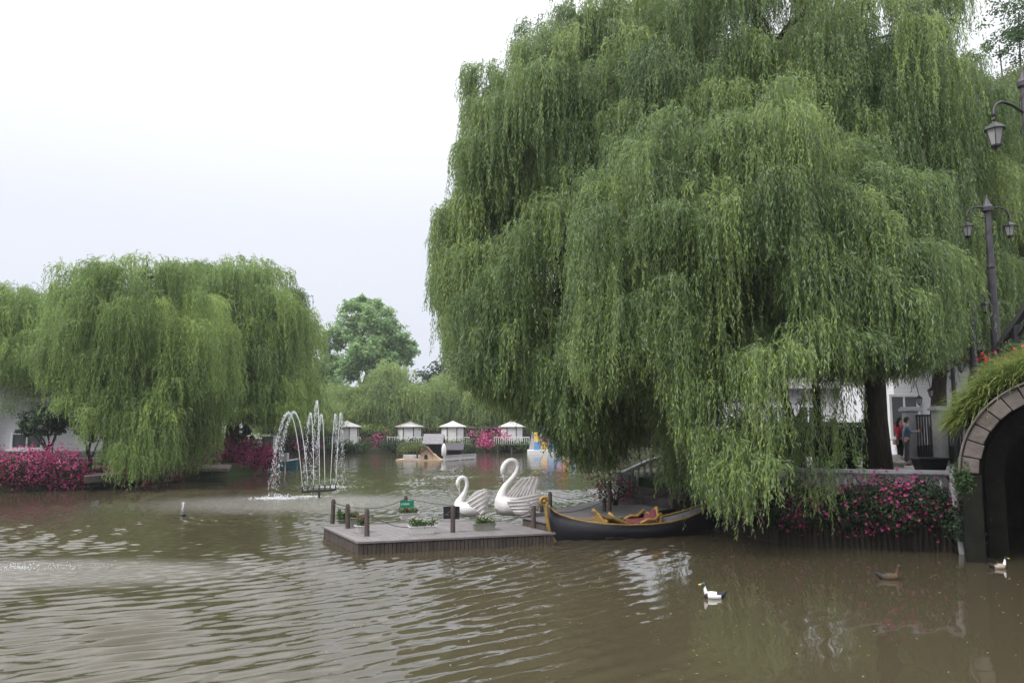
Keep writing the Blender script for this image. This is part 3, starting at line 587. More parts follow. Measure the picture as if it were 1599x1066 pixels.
# left bank azaleas
LB = [(-12, 34.9, 1.0, 'magenta azalea mound at the left picture edge above the water'), (28, 35.2, 1.05, 'big magenta azalea mound under the small dark tree'), (70, 35.6, 1.1, 'rounded pink azalea mound below the lower house window'),
      (105, 36.4, 1.0, 'magenta azalea mound just before the first wooden jetty')]
for i, (px, Y, s_, lb) in enumerate(LB):
    p = on_y(px, 700, Y); bush('azalea_bush', lb, (p.x, Y, .35), (1.15 * s_, .9, 1.15), 100 + i, .09, 3000, 1300, M_pink, fsize=.085, group='azaleas along the left bank', clus=9)
LB2 = [(152, 38.3, .55, 'low dark azalea behind the first wooden jetty', .5, 180), (180, 39.0, .6, 'low azalea with few blossoms behind the jetty end', .5, 180), (203, 38.6, .75, 'azalea beneath the long yellow green willow fronds', .42, 320), (232, 40.2, .75, 'azalea hanging low over the water under the willow', .42, 420), (258, 41.5, .8, 'azalea between the willow fronds and the second jetty', .55, 500), (284, 42.6, .95, 'dark magenta azalea beside the second wooden jetty', .9, 650),
       (318, 46.0, .9, 'azalea behind the second wooden jetty', 1.3, 560), (344, 47.0, .95, 'bright azalea at the jetty rear below the fence', 1.3, 620), (368, 47.6, 1.1, 'large magenta azalea right of the second jetty', .9, 1100), (394, 48.6, 1.15, 'large magenta azalea below the white railing', .9, 1100), (413, 50.0, .8, 'outermost azalea of the row next to the teal boat', .7, 520)]
for i, (px, Y, s_, lb, z, nf) in enumerate(LB2):
    p = on_y(px, 720, Y); bush('azalea_bush', lb, (p.x, Y, z - .35), (1.15 * s_, .9, 1.0 * s_), 120 + i, .11, 1700, int(nf * 1.7), M_pink, fsize=.10, group='azaleas along the left bank', clus=9)
# right wall azaleas
wall_pts = [Vector((10.25, 18.3)), Vector((8.2, 18.9)), Vector((6.5, 19.7)), Vector((5.6, 21.85)), Vector((5.5, 25.4))]
def along(pts, s):
    for a, b in zip(pts, pts[1:]):
        l_ = (b - a).length
        if s <= l_: return a + (b - a) * (s / l_), (b - a).normalized()
        s -= l_
    return pts[-1].copy(), (pts[-1] - pts[-2]).normalized()
RB = [(.45, .55, 1.0, .8, 60, 'sparse azalea against the white end post of the balustrade'), (1.1, .6, 1.12, .9, 190, 'magenta azalea hanging over the log wall, second from the bridge'), (1.8, .62, 1.1, 1.0, 240, 'magenta azalea hanging over the log wall, third from the bridge'), (2.5, .6, 1.05, .9, 170, 'azalea with lower blossoms, fourth from the bridge'),
      (3.2, .6, 1.0, .9, 120, 'azalea half hidden by hanging willow fronds, fifth from the bridge'), (3.9, .6, 1.05, .9, 130, 'azalea under the lowest willow fronds, sixth from the bridge'), (4.9, .6, 1.0, .95, 150, 'azalea at the corner of the log wall'), (5.9, .6, 1.0, .9, 150, 'azalea just behind the gondola stern')]
for i, (s_, rr, zc, rz, nf, lb) in enumerate(RB):
    p, d = along(wall_pts, s_); nrm = Vector((d.y, -d.x)); nrm = nrm if nrm.y < 0 or nrm.x < 0 else -nrm
    if i >= 6: nrm = Vector((-1, -.3)).normalized()
    q = p + nrm * .22; bush('azalea_bush', lb, (q.x, q.y, zc - .48), (rr, .44, rz * .88), 150 + i, .07, 3000, int(nf * 1.35), M_pinkd, fsize=.075, group='azaleas on the log wall', clus=7)
p = on_z(955, 772, .9); bush('azalea_bush', 'pink azalea in flower beside the first pillar of the stone stairs', (3.35, 26.4, .35), (.55, .5, .9), 170, .06, 1500, 170, M_pink, fsize=.085, group=None, clus=5)
# shrubs on the far bank
def shrub(px, Y, w_, h, lb, lm, fm=None, nf=0, seed=0, z=.4, leaf=.2):
    p = on_y(px, 690, Y); return bush('azalea_bush' if nf else 'shrub', lb, (p.x, Y, z), (w_, w_ * .8, h), seed, leaf, 700, nf, fm, lm, .2, 'planting along the far bank', 'azalea bush' if nf else 'shrub', clus=8)
FS = [(452, 80, 1.3, 1.3, 'pink azalea across the pond left of the fountain jets', M_dark, M_pinkd, 200), (476, 82, 1.4, 1.3, 'deep pink azalea across the pond behind the fountain jets', M_dark, M_pinkd, 200), (500, 84, 1.2, 1.1, 'dark shrub left of the first white kiosk', M_shrub, None, 0),
      (536, 85.6, 1.1, .7, 'low green shrub under the deck of the first white kiosk', M_shrub, None, 0), (566, 85.6, 1.2, .9, 'green shrub right of the first kiosk deck', M_shrub, None, 0), (583, 88.5, 1.6, 1.5, 'large pink azalea between the first and second kiosks', M_dark, M_pinkd, 330), (606, 86.6, 1.4, 1.0, 'dark green shrub left of the second kiosk', M_dark, None, 0),
      (628, 86.6, 1.3, 1.0, 'dark green shrub below the second kiosk', M_dark, None, 0), (652, 88, 1.3, 1.1, 'green shrub between second and third kiosks', M_shrub, None, 0), (668, 88.5, 1.0, 1.2, 'red flowering azalea between second and third kiosks', M_dark, M_redf, 80), (700, 86.8, 1.4, .9, 'yellowish shrub before the third kiosk', M_shrubp, None, 0), (728, 87, 1.4, 1.1, 'green shrub right of the third kiosk', M_shrub, None, 0),
      (754, 87.8, 1.7, 1.5, 'bright pink azalea cushion between third and fourth kiosks', M_dark, M_pink, 420), (775, 87.2, 1.3, .9, 'green shrub left of the fourth kiosk', M_shrub, None, 0), (795, 87.0, 1.3, .8, 'green shrub below the fourth kiosk', M_shrub, None, 0), (815, 87.0, 1.3, .9, 'green shrub next to the play barge', M_shrub, None, 0),
      (905, 88.4, 1.6, 1.2, 'shrub right of the play barge', M_shrub, None, 0), (1000, 87.6, 1.8, 1.5, 'dark shrub behind the white swan boats', M_dark, None, 0), (1060, 86, 1.8, 1.5, 'dark shrub far beyond the stairs', M_dark, None, 0)]
for i, (px, Y, w_, h, lb, lm, fm, nf) in enumerate(FS): shrub(px, Y, w_, h, lb, lm, fm, nf, 200 + i)
# clipped hedge and small dark trees
def hedge(lb, a, b, wd, h, z, seed, n=3500, leaf=.07, lm=None):
    rng = np.random.default_rng(seed); a = Vector(a); b = Vector(b); d = (b - a); l_ = d.length; d.normalize(); nn = Vector((-d.y, d.x))
    u = rng.uniform(0, l_, n); v = rng.uniform(-wd / 2, wd / 2, n); zz = rng.uniform(0, h, n); f = rng.integers(0, 3, n); v[f == 0] = -wd / 2; v[f == 1] = wd / 2 * rng.choice([-1, 1], (f == 1).sum()); zz[f == 2] = h
    P = np.column_stack([a.x + d.x * u + nn.x * v, a.y + d.y * u + nn.y * v, z + zz]) + rng.normal(0, .04, (n, 3)); D = unit(rng.normal(0, 1, (n, 3))); S = unit(np.cross(D, rng.normal(0, 1, (n, 3))))
    t = thing('clipped_hedge', Vector((a.x, a.y, z)), lb, 'hedge'); leaf_mesh('foliage', P, D, S, leaf * rng.uniform(.7, 1.4, n), leaf * .6 * np.ones(n), np.clip(rng.normal(.4, .25, n), 0, 1), lm or M_dark, t)
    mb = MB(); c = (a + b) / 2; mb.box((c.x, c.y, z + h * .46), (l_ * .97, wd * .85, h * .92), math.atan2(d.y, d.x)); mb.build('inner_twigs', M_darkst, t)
hedge('dark clipped box hedge between the willow trunks behind the balustrade', (gp(1285, 26, 0)[0], 26.3), (gp(1335, 26, 0)[0], 26.0), .9, 1.0, GZ, 300)
hedge('long dark hedge behind the balustrade, left of the curved willow trunk', (gp(1140, 29, 0)[0], 29.5), (gp(1225, 29, 0)[0], 29.0), .9, 1.1, GZ, 301, 5000)
hedge('clipped hedge along the path before the white building', (gp(1185, 38, 0)[0], 38), (gp(1345, 38, 0)[0], 37.5), 1, 1.5, GZ, 302, 6000, .1)
def small_tree(lb, px, Y, z, lobes, seed, lm=M_dark, n=7000, leaf=.12):
    b = gp(px, Y, z); rng = np.random.default_rng(seed); t = blob_tree('small_tree', lb, [pl(*l_) for l_ in lobes], [b, (b[0] + .05, b[1], b[2] + .45), (b[0] - .05, b[1], b[2] + .75)], .11, seed, n, leaf, lm, 'small trees on the left bank', clump=.35)
small_tree('small dark round crowned tree with forked stems before the house window', 78, 37.5, .9, [(50, 655, 37.5, 18), (78, 645, 37.2, 22), (102, 655, 38, 16), (62, 668, 37.2, 18), (92, 668, 37.6, 14), (38, 672, 37.5, 12)], 310, M_dark)
small_tree('small dark tree behind the first jetty post', 142, 38.2, .8, [(128, 665, 38.4, 18), (150, 658, 38.4, 20), (165, 672, 38.6, 14), (140, 680, 38.2, 14)], 311, M_shrub, 5000)
small_tree('small dark red maple beside the white railing', 384, 53, .7, [(384, 672, 53, 9), (378, 682, 53, 8), (390, 684, 53, 7)], 312, M_dkred, 1500, .16)

# ------------------------------------------------------------------ left bank: house, jetties, fences, boat
def box_ring(mb, c, wd, h, t_, dep, rz=0, m=0):       # a rectangular frame facing -Y, centre c
    cx, cy, cz = c
    mb.box((cx, cy, cz + h / 2 - t_ / 2), (wd, dep, t_), rz, m); mb.box((cx, cy, cz - h / 2 + t_ / 2), (wd, dep, t_), rz, m)
    co, si = math.cos(rz), math.sin(rz)
    for s in (-1, 1): mb.box((cx + s * (wd / 2 - t_ / 2) * co, cy + s * (wd / 2 - t_ / 2) * si, cz), (t_, dep, h - 2 * t_), rz, m)
def house(name, lb, x0, x1, Y, depth, z0, h, wins, cat='house'):
    t = thing(name, ((x0 + x1) / 2, Y, z0), lb, cat); mb = MB(); mb.prism([(x0, Y), (x1, Y), (x1, Y + depth), (x0, Y + depth)], z0, z0 + h); mb.build('wall', M_clap, t)
    mb = MB(); e = .5; zr = z0 + h
    mb.add([(x0 - e, Y - e, zr), (x1 + e, Y - e, zr), (x1 + e, Y + depth + e, zr), (x0 - e, Y + depth + e, zr), (x0 + 1, Y + depth / 2, zr + depth * .32), (x1 - 1, Y + depth / 2, zr + depth * .32)],
           [(0, 1, 5, 4), (1, 2, 5), (2, 3, 4, 5), (3, 0, 4), (3, 2, 1, 0)]); mb.build('roof', M_roofg, t)
    mb = MB(); mb.box(((x0 + x1) / 2, Y - .04, z0 + .25), (x1 - x0, .06, .5)); mb.build('plinth', M_roofg, t)
    for (cx, cz, ww, wh) in wins:
        mb = MB(); box_ring(mb, (cx, Y - .05, cz), ww, wh, .12, .1); mb.box((cx, Y - .05, cz), (.07, .08, wh - .24)); f = mb.build('window', M_white, t)
        mb = MB(); mb.box((cx, Y - .012, cz), (ww - .24, .02, wh - .24)); mb.build('pane', M_sash, f)
        mb = MB(); mb.box((cx, Y - .1, cz - wh / 2 - .05), (ww + .3, .22, .1)); mb.build('sill', M_white, f)
    return t
a_ = on_y(-140, 700, 44.5).x; b_ = on_y(172, 700, 44.5).x
w1 = on_y(64, 603, 44.5); w2 = on_y(43, 688, 44.5); w3 = on_y(-40, 603, 44.5); w4 = on_y(130, 603, 44.5)
house('white_house', 'white clapboard house behind the left willows and azaleas', a_, b_, 44.5, 9, .95, 5.4, [(w1.x, w1.z, 1.6, 1.5), (w2.x, w2.z, 1.8, .95), (w3.x, w3.z, 1.6, 1.5), (w4.x, w4.z, 1.5, 1.5)])
def jetty(lb, pts, z, th, legs):
    t = thing('wooden_jetty', (pts[0][0], pts[0][1], 0), lb, 'jetty', 'wooden jetties on the left bank'); mb = MB(); mb.prism(pts, z - th, z); mb.build('platform', M_wood, t, bevel=.01)
    for x, y in legs: mb = MB(); mb.tube([(x, y, -.5), (x, y, z - th)], [.085, .08], 8); mb.build('leg', M_wood, t)
def xy(px, py, z): p = on_z(px, py, z); return (p.x, p.y)
jetty('first wooden jetty on posts left of the hanging willow fronds', [xy(131, 745, .62), xy(162, 743, .62), xy(190, 741, .62), xy(200, 728, .62), xy(145, 729, .62)], .66, .3, [xy(153, 756, 0), xy(186, 752, 0)])
jetty('second wooden jetty on posts in front of the brightest azaleas', [xy(306, 733, .62), xy(356, 733, .62), xy(362, 727, .62), xy(320, 724, .62)], .7, .16, [xy(334, 744, 0), xy(352, 742, 0)])
def rail(name, lb, pts, z, h, posts, m, hgt=.09, balus=0, cat='fence', group=None):
    t = thing(name, (pts[0][0], pts[0][1], z), lb, cat, group); P = [Vector((p[0], p[1])) for p in pts]; tot = sum((b - a).length for a, b in zip(P, P[1:]))
    mb = MB()
    for a, b in zip(P, P[1:]):
        c = (a + b) / 2; d = b - a; mb.box((c.x, c.y, z + h - hgt / 2), (d.length + .1, .1, hgt), math.atan2(d.y, d.x)); mb.box((c.x, c.y, z + .12), (d.length, .07, .07), math.atan2(d.y, d.x))
    mb.build('rail', m, t)
    for i in range(posts):
        p, d = along(P, tot * i / (posts - 1) - 1e-4 if i else 0); mb = MB(); mb.box((p.x, p.y, z + h / 2 - .05), (.14, .14, h + .02), math.atan2(d.y, d.x)); mb.build('post', m, t)
    if balus:
        mb = MB()
        for i in range(balus):
            p, d = along(P, tot * (i + .5) / balus); mb.box((p.x, p.y, z + h / 2 - hgt / 2 + .05), (.05, .05, h - hgt - .12), math.atan2(d.y, d.x))
        mb.build('slat', m, t)
    return t
rail('low_fence', 'low weathered wooden fence along the left bank in front of the house', [xy(-40, 712, .95)[:2], xy(140, 712, .95), xy(235, 711, .95)], .85, .75, 12, M_wood, .1, 0)
rail('low_fence', 'low grey fence above the azaleas right of the willow fronds', [xy(238, 709, .9), xy(310, 705, .9), xy(372, 704, .9)], .8, .95, 7, M_wood, .1, 40)
rail('white_railing', 'white railing under the dome shaped willow', [on_y(285, 700, 56)[:2], on_y(425, 700, 55)[:2]], .7, 1.25, 7, M_white, .1, 46)
t = thing('white_pillar', on_y(420, 712, 54.2), 'square white pillar where the white railing ends by the boat', 'pillar'); p = on_y(420, 712, 54.2)
mb = MB(); mb.box((p.x, p.y, 1.3), (.75, .75, 1.6)); mb.build('shaft', M_white, t); mb = MB(); mb.box((p.x, p.y, .45), (1.0, 1.0, .5)); mb.box((p.x, p.y, 2.13), (.95, .95, .08)); mb.build('base_and_cap', M_white, t)
def rowboat(lb, c, rz, ln, wd, m, seed=0, awn=False):
    t = thing('small_boat', c, lb, 'boat'); co, si = math.cos(rz), math.sin(rz)
    def W(x, y, z): return (c[0] + x * co - y * si, c[1] + x * si + y * co, c[2] + z)
    K = 10; vs = []; fs = []
    for i in range(K + 1):
        u = i / K; x = (u - .5) * ln; hw = wd / 2 * math.sin(math.pi * (.12 + .76 * u)) ** .6; zz = .42 + .14 * (2 * u - 1) ** 2
        vs += [W(x, -hw, zz), W(x, -hw * .75, -.15), W(x, hw * .75, -.15), W(x, hw, zz), W(x, hw * .85, zz - .02), W(x, hw * .6, .08), W(x, -hw * .6, .08), W(x, -hw * .85, zz - .02)]
    for i in range(K):
        for j in range(8): fs.append((i * 8 + j, i * 8 + (j + 1) % 8, (i + 1) * 8 + (j + 1) % 8, (i + 1) * 8 + j))
    fs += [tuple(reversed(range(8))), tuple(range(K * 8, K * 8 + 8))]
    mb = MB(); mb.add(vs, fs); mb.build('hull', m, t)
    mb = MB()
    for s in (-1, 1): mb.tube([W((i / K - .5) * ln, s * wd / 2 * math.sin(math.pi * (.12 + .76 * i / K)) ** .6, .45 + .14 * (2 * i / K - 1) ** 2) for i in range(K + 1)], .045, 5)
    mb.box(W(-ln * .2, 0, .3), (.3, wd * .8, .05), rz); mb.box(W(ln * .2, 0, .3), (.3, wd * .8, .05), rz); mb.build('gunwale_and_seats', M_white, t)
    return t
p = on_z(434, 730, 0); rowboat('teal rowing boat with a white rim moored beyond the azaleas', (p.x, p.y, 0), R(8), 2.6, 1.2, M_boatb)
p = on_z(434, 741, 0); t = thing('mooring_post', p, 'grey mooring post with a crossbar beside the teal boat', 'post')
mb = MB(); mb.tube([(p.x, p.y, -.4), (p.x, p.y, 1.25)], .09, 8); mb.build('post', M_post, t); mb = MB(); mb.tube([(p.x - .75, p.y + .1, 1.12), (p.x + .05, p.y, 1.12)], .05, 6); mb.build('crossbar', M_post, t)
t = thing('planter_tub', (p.x + .35, p.y, .0), 'pale tub with red flowers by the mooring post', 'planter'); 
mb = MB(); mb.box((p.x + .28, p.y + .4, 1.0), (.35, .35, .5)); mb.tube([(p.x + .28, p.y + .4, -.3), (p.x + .28, p.y + .4, .76)], .05, 6); mb.build('tub', M_whitew, t)

# ------------------------------------------------------------------ far bank: kiosks, wall, barge, duck raft, sheds
def kiosk(px, Y, w_, lb):
    p = on_y(px, 690, Y); z0 = .95; x = p.x; t = thing('white_kiosk', (x, Y, z0), lb, 'kiosk', 'white kiosks along the far bank'); h = 1.8; r = w_ / 2
    oc = [(x + r * math.cos(R(22.5 + 45 * k)) * 1.04, Y + r * math.sin(R(22.5 + 45 * k))) for k in range(8)]
    mb = MB(); mb.prism(oc, z0, z0 + h - .02); mb.build('canvas_wall', M_white, t)
    for q in oc: mb = MB(); mb.tube([(x + (q[0] - x) * 1.03, Y + (q[1] - Y) * 1.03, z0), (x + (q[0] - x) * 1.03, Y + (q[1] - Y) * 1.03, z0 + h)], .055, 5); mb.build('post', M_post, t)
    mb = MB(); ro = [(x + (q[0] - x) * 1.22, Y + (q[1] - Y) * 1.22, z0 + h) for q in oc]; ri = [(x + (q[0] - x) * .32, Y + (q[1] - Y) * .32, z0 + h + .52) for q in oc]
    vs = ro + [(a, b, c + .07) for a, b, c in ro] + ri + [(x, Y, z0 + h + .72)]; fs = [tuple(reversed(range(8)))]
    for k in range(8):
        j = (k + 1) % 8; fs += [(k, j, 8 + j, 8 + k), (8 + k, 8 + j, 16 + j, 16 + k), (16 + k, 16 + j, 24)]
    mb.add(vs, fs); mb.build('roof', M_roofw, t)
    mb = MB(); mb.box((x, Y - .6, z0 - .06), (w_ * 1.55, w_ * 1.6, .12)); 
    for s in (-1, 0, 1): mb.tube([(x + s * w_ * .6, Y - w_ * .8 - .45, -.3), (x + s * w_ * .6, Y - w_ * .8 - .45, z0 - .12)], .07, 5)
    mb.build('deck', M_wood, t)
    mb = MB(); yy = Y - .6 - w_ * .78; mb.box((x, yy, z0 + .72), (w_ * 1.55, .07, .07))
    for k in range(17): mb.box((x + (k / 16 - .5) * w_ * 1.5, yy, z0 + .36), (.06, .05, .72))
    mb.build('railing', M_white, t); return t
kiosk(541, 88.5, 2.7, 'white eight sided kiosk behind the fountain jets, first along the far bank')
kiosk(640, 90, 2.8, 'white kiosk above the duck raft, second along the far bank')
kiosk(707, 89.5, 2.6, 'white kiosk above the grey boat shed, third along the far bank')
kiosk(799, 89, 2.5, 'white kiosk next to the blue roofed play barge')
t = thing('garden_wall', (-18, 92.5, .5), 'long low grey garden wall with a tiled coping behind the kiosks', 'wall'); mb = MB(); mb.box((-3, 92.4, 1.5), (48, .4, 2.2)); mb.build('wall', M_conc, t)
mb = MB(); mb.extr([(-27, 92.0, 2.6), (-27, 92.4, 2.85), (-27, 92.8, 2.6)], (48, 0, 0)); mb.build('coping', M_stone, t)
# play barge
p = on_z(857, 709, 0); X, Y = p.x, p.y; u_ = Y / F
t = thing('play_barge', (X, Y, 0), 'white play barge with coloured panels and a blue pyramid roof at the far bank', 'barge')
mb = MB(); mb.prism([(X - 30 * u_, Y), (X + 46 * u_, Y), (X + 46 * u_, Y + 4.5), (X - 28 * u_, Y + 4.5), (X - 33 * u_, Y + 2)], -.2, .42); mb.build('hull', M_white, t, bevel=.05)
for i, m in enumerate([M_bluel, M_yel, M_bluel, M_bluel, M_ora, M_bluel]):
    mb = MB(); mb.box((X + (-18 + i * 11) * u_, Y + .12, .42 + .42), (9.2 * u_, .08, .84)); mb.build('side_panel', m, t)
mb = MB(); mb.box((X - 18 * u_, Y + 1.2, 1.3), (9 * u_, .5, 1.8)); mb.build('slide_tower', M_yel, t, bevel=.08)
mb = MB(); mb.extr([(X - 30 * u_, Y + 1, .45), (X - 22 * u_, Y + 1, .45), (X - 22 * u_, Y + 1, 2.2), (X - 25 * u_, Y + 1, 2.3)], (0, .8, 0)); mb.build('ramp', M_whitew, t)
cx = X - 2 * u_
mb = MB()
for sx_ in (-1, 1):
    for sy_ in (-1, 1): mb.tube([(cx + sx_ * 9 * u_, Y + 1.6 + sy_ * .7, .42), (cx + sx_ * 9 * u_, Y + 1.6 + sy_ * .7, 2.45)], .05, 6)
for k in range(9): mb.tube([(cx + (k / 4 - 1) * 9 * u_, Y + .9, .42), (cx + (k / 4 - 1) * 9 * u_, Y + .9, 1.7)], .02, 4)
mb.build('canopy_post', M_whitew, t)
mb = MB(); r = 12.5 * u_; z = 2.45; mb.add([(cx - r, Y + .5, z), (cx + r, Y + .5, z), (cx + r, Y + 2.7, z), (cx - r, Y + 2.7, z), (cx, Y + 1.6, z + .62)], [(0, 1, 4), (1, 2, 4), (2, 3, 4), (3, 0, 4), (3, 2, 1, 0)]); mb.build('canopy_roof', M_blue, t)
mb = MB(); mb.ball((cx + 3 * u_, Y + 1.3, 1.35), .42); mb.ball((cx - 3 * u_, Y + 1.3, 1.5), .3); mb.build('ride_figure', M_pinkp, t, smooth=True)
mb = MB(); mb.ball((X + 18 * u_, Y + 1.0, 1.6), (.5, .5, .55)); mb.tube([(X + 18 * u_, Y + 1, .42), (X + 18 * u_, Y + 1, 2.35)], .05, 6); mb.build('red_ball_mast', M_redp, t, smooth=True)
# white swan boats seen through the fronds
def pedal_swan(px, py, lb, ln=1.8):
    p = on_z(px, py, 0); x, y = p.x, p.y; t = thing('swan_pedal_boat', (x, y, 0), lb, 'pedal boat', 'pedal boats at the far bank')
    mb = MB(); mb.ball((x, y, .3), (ln / 2, .55, .42), nu=16, nv=8); mb.ball((x + ln * .4, y, .6), (.35, .3, .3)); mb.build('hull', M_white, t, smooth=True)
    mb = MB(); mb.tube([(x - ln * .38, y, .4), (x - ln * .5, y, .9), (x - ln * .44, y, 1.35), (x - ln * .55, y, 1.6), (x - ln * .68, y, 1.5)], [.16, .12, .1, .13, .05], 8); mb.build('neck', M_white, t, smooth=True)
pedal_swan(965, 703, 'white swan pedal boat seen through the willow fronds'); pedal_swan(985, 704, 'second white swan pedal boat, nearer the stair azalea')
p = on_z(950, 703, 0); rowboat('orange pedal boat seen through the willow fronds beside the swan boats', (p.x, p.y, 0), 0, 1.7, 1.0, M_ora)
p = on_z(905, 704, 0); rowboat('turquoise pedal boat next to the play barge behind willow fronds', (p.x, p.y, 0), 0, 2.4, 1.2, M_bluel)
# duck raft with little house
p = on_z(668, 719, 0); X, Y = p.x, p.y; u_ = Y / F
t = thing('duck_raft', (X, Y, 0), 'floating plank raft with pale boxes around the duck house', 'raft')
mb = MB(); mb.prism([(X - 50 * u_, Y + .1), (X + 22 * u_, Y - .5), (X + 24 * u_, Y + 1.6), (X - 46 * u_, Y + 1.9)], -.08, .1); mb.build('planks', M_tan, t)
for dx, w_ in ((-36, 8), (-26, 12), (-14, 5)):
    mb = MB(); mb.box((X + dx * u_, Y + .9, .28), (w_ * u_, .5, .34)); mb.build('crate', M_whitew, t, bevel=.02)
t = thing('duck_house', (X - 4 * u_, Y + .4, .1), 'small tan wooden duck house with a pitched roof on the raft', 'duck house'); cx = X - 3 * u_; hw = 8.5 * u_; zb = .1
mb = MB(); mb.extr([(cx - hw, Y + .1, zb), (cx + hw, Y + .1, zb), (cx + hw, Y + .1, zb + .5), (cx, Y + .1, zb + .98), (cx - hw, Y + .1, zb + .5)], (0, 1.0, 0)); mb.build('body', M_tan, t)
mb = MB()
for s in (-1, 1): mb.extr([(cx, Y - .08, zb + 1.08), (cx + s * hw * 1.25, Y - .08, zb + .46), (cx + s * hw * 1.25, Y - .08, zb + .40), (cx, Y - .08, zb + 1.02)], (0, 1.35, 0))
mb.build('roof', M_brick, t); mb = MB(); mb.extr([(cx - .14, Y + .08, zb), (cx + .14, Y + .08, zb), (cx + .14, Y + .08, zb + .3), (cx, Y + .08, zb + .42), (cx - .14, Y + .08, zb + .3)], (0, .02, 0)); mb.build('doorway', M_black, t)
mb = MB(); mb.extr([(cx + hw, Y + .2, zb), (cx + hw * 2.7, Y + .2, zb), (cx + hw * 2.0, Y + .2, zb + .22), (cx + hw * 1.6, Y + .2, zb + .42), (cx + hw, Y + .2, zb + .5)], (0, .7, 0)); mb.build('side_step', M_tan, t)
def shed(px0, px1, Yd, ze, zr, lb, gable, wm, rm):
    a = on_y(px0, 700, Yd).x; b = on_y(px1, 700, Yd).x; t = thing('boat_shed', ((a + b) / 2, Yd, 0), lb, 'boat shed', 'dark roofed boat sheds on the water')
    mb = MB(); mb.prism([(a + .15, Yd + .15), (b - .1, Yd + .15), (b - .1, Yd + 2.2), (a + .15, Yd + 2.2)], -.1, ze); mb.build('wall', wm, t)
    mb = MB()
    mb.extr([(a - .15, Yd - .25, ze - .04), (a - .15, Yd - .25, ze + .04), (a - .15, Yd + 1.2, zr + .05), (a - .15, Yd + 1.2, zr - .03)], (b - a + .25, 0, 0)); mb.extr([(a - .15, Yd + 2.6, ze - .04), (a - .15, Yd + 2.6, ze + .04), (a - .15, Yd + 1.2, zr + .05), (a - .15, Yd + 1.2, zr - .03)], (b - a + .25, 0, 0)); mb.build('roof', rm, t)
    return t
shed(662, 690, 72.5, 1.25, 2.1, 'taller dark shed with a broad grey roof behind the duck house', 0, M_darkst, M_roofg)
shed(697, 722, 71.0, .75, 1.3, 'lower shed with a blue grey roof beside the white parasol', 0, M_log, M_roofd)
p = on_z(693, 717, 0); t = thing('closed_parasol', p, 'closed white parasol standing between the two sheds', 'parasol'); mb = MB(); mb.lathe([(.05, .2), (.2, .35), (.21, .9), (.14, 1.2), (.03, 1.38)], (p.x, p.y, 0), 10); mb.build('canopy', M_white, t, smooth=True); mb = MB(); mb.tube([(p.x, p.y, -.2), (p.x, p.y, .3)], .03, 6); mb.build('pole', M_whitew, t)
P1 = xy(694, 720, 0); P2 = xy(742, 716, 0); rail('picket_fence', 'low pale picket fence on floats right of the duck raft', [P1, P2], -.05, .5, 3, M_whitew, .04, 34)
bush('shrub', 'yellowish shrub growing on the raft before the second kiosk', (on_y(655, 700, 76).x, 76, .35), (1.9, 1.0, .95), 330, .14, 1500, 0, None, M_shrubp, cat='shrub'); 
bush('shrub', 'orange tinged shrub at the left end of the raft', (on_y(630, 700, 76).x, 76, .2), (1.0, .8, .9), 331, .14, 800, 20, M_redf, M_shrubp, cat='shrub')

# ------------------------------------------------------------------ fountain
def fountain():
    A = on_y(472, 767.5, 31.5); B = on_y(524, 764, 32.6); A.z = max(A.z, .12); t = thing('fountain', (A + B) / 2, 'fountain pipe with seven nozzles throwing white jets in the pond', 'fountain')
    mb = MB(); mb.tube([A, B], .05, 8); mb.tube([(A + B) / 2, (A + B) / 2 - Vector((0, 0, .5))], .05, 6); mb.build('pipe', M_iron, t)
    rng = random.Random(4); vels = [(-1.45, -.5, 7.3), (-1.25, -.1, 7.4), (-.45, .9, 7.45), (-.1, 1.2, 8.6), (-.35, 1.1, 7.5), (-.05, 1.2, 7.5), (.0, 1.3, 7.5)]
    top_px = [(458, 645), (463, 644), (483, 646), (490, 627), (496, 648), (516, 647), (523, 646)]
    land = []
    for i, (v, tp) in enumerate(zip(vels, top_px)):
        n = A.lerp(B, i / 6); mb = MB(); mb.tube([n, n + Vector((0, 0, .22))], [.035, .022], 8); mb.build('nozzle', M_iron, t)
        H = (on_y(tp[0], tp[1], 32).z - n.z - .2); vz = math.sqrt(2 * 9.8 * H); s = Vector((v[0] * .62, v[1] * .5, vz)); apex = s.z / 9.8
        dxt = (on_y(tp[0], tp[1], 32).x - n.x); s.x = dxt / apex
        mb = MB(); pts = []; T = 2 * apex * 1.015
        for k in range(15):
            q = k / 14 * apex * .97; pts.append(n + Vector((0, 0, .2)) + s * q + Vector((0, 0, -4.9 * q * q)))
        mb.tube(pts, [.010 + .006 * k / 14 for k in range(15)], 6)
        K = 420
        for k in range(K):
            f = rng.random(); q = apex * (.55 + (T / apex - .55) * f ** .85)
            if rng.random() < .5: q = round(q * 22) / 22 + rng.gauss(0, .008)
            sp = .008 + .05 * max(0, q / apex - .8) ** 1.2; c = n + Vector((0, 0, .2)) + s * q + Vector((0, 0, -4.9 * q * q)) + Vector((rng.gauss(0, sp), rng.gauss(0, sp), rng.gauss(0, sp * 1.6)))
            if c.z < 0: continue
            r = rng.uniform(.004, .0095); mb.ball(c, (r, r, r * rng.uniform(2, 6)), nu=4, nv=4)
        mb.build('water_jet', M_spray, t, smooth=True); q = T; land.append(n + s * q)
    return land
land = fountain()
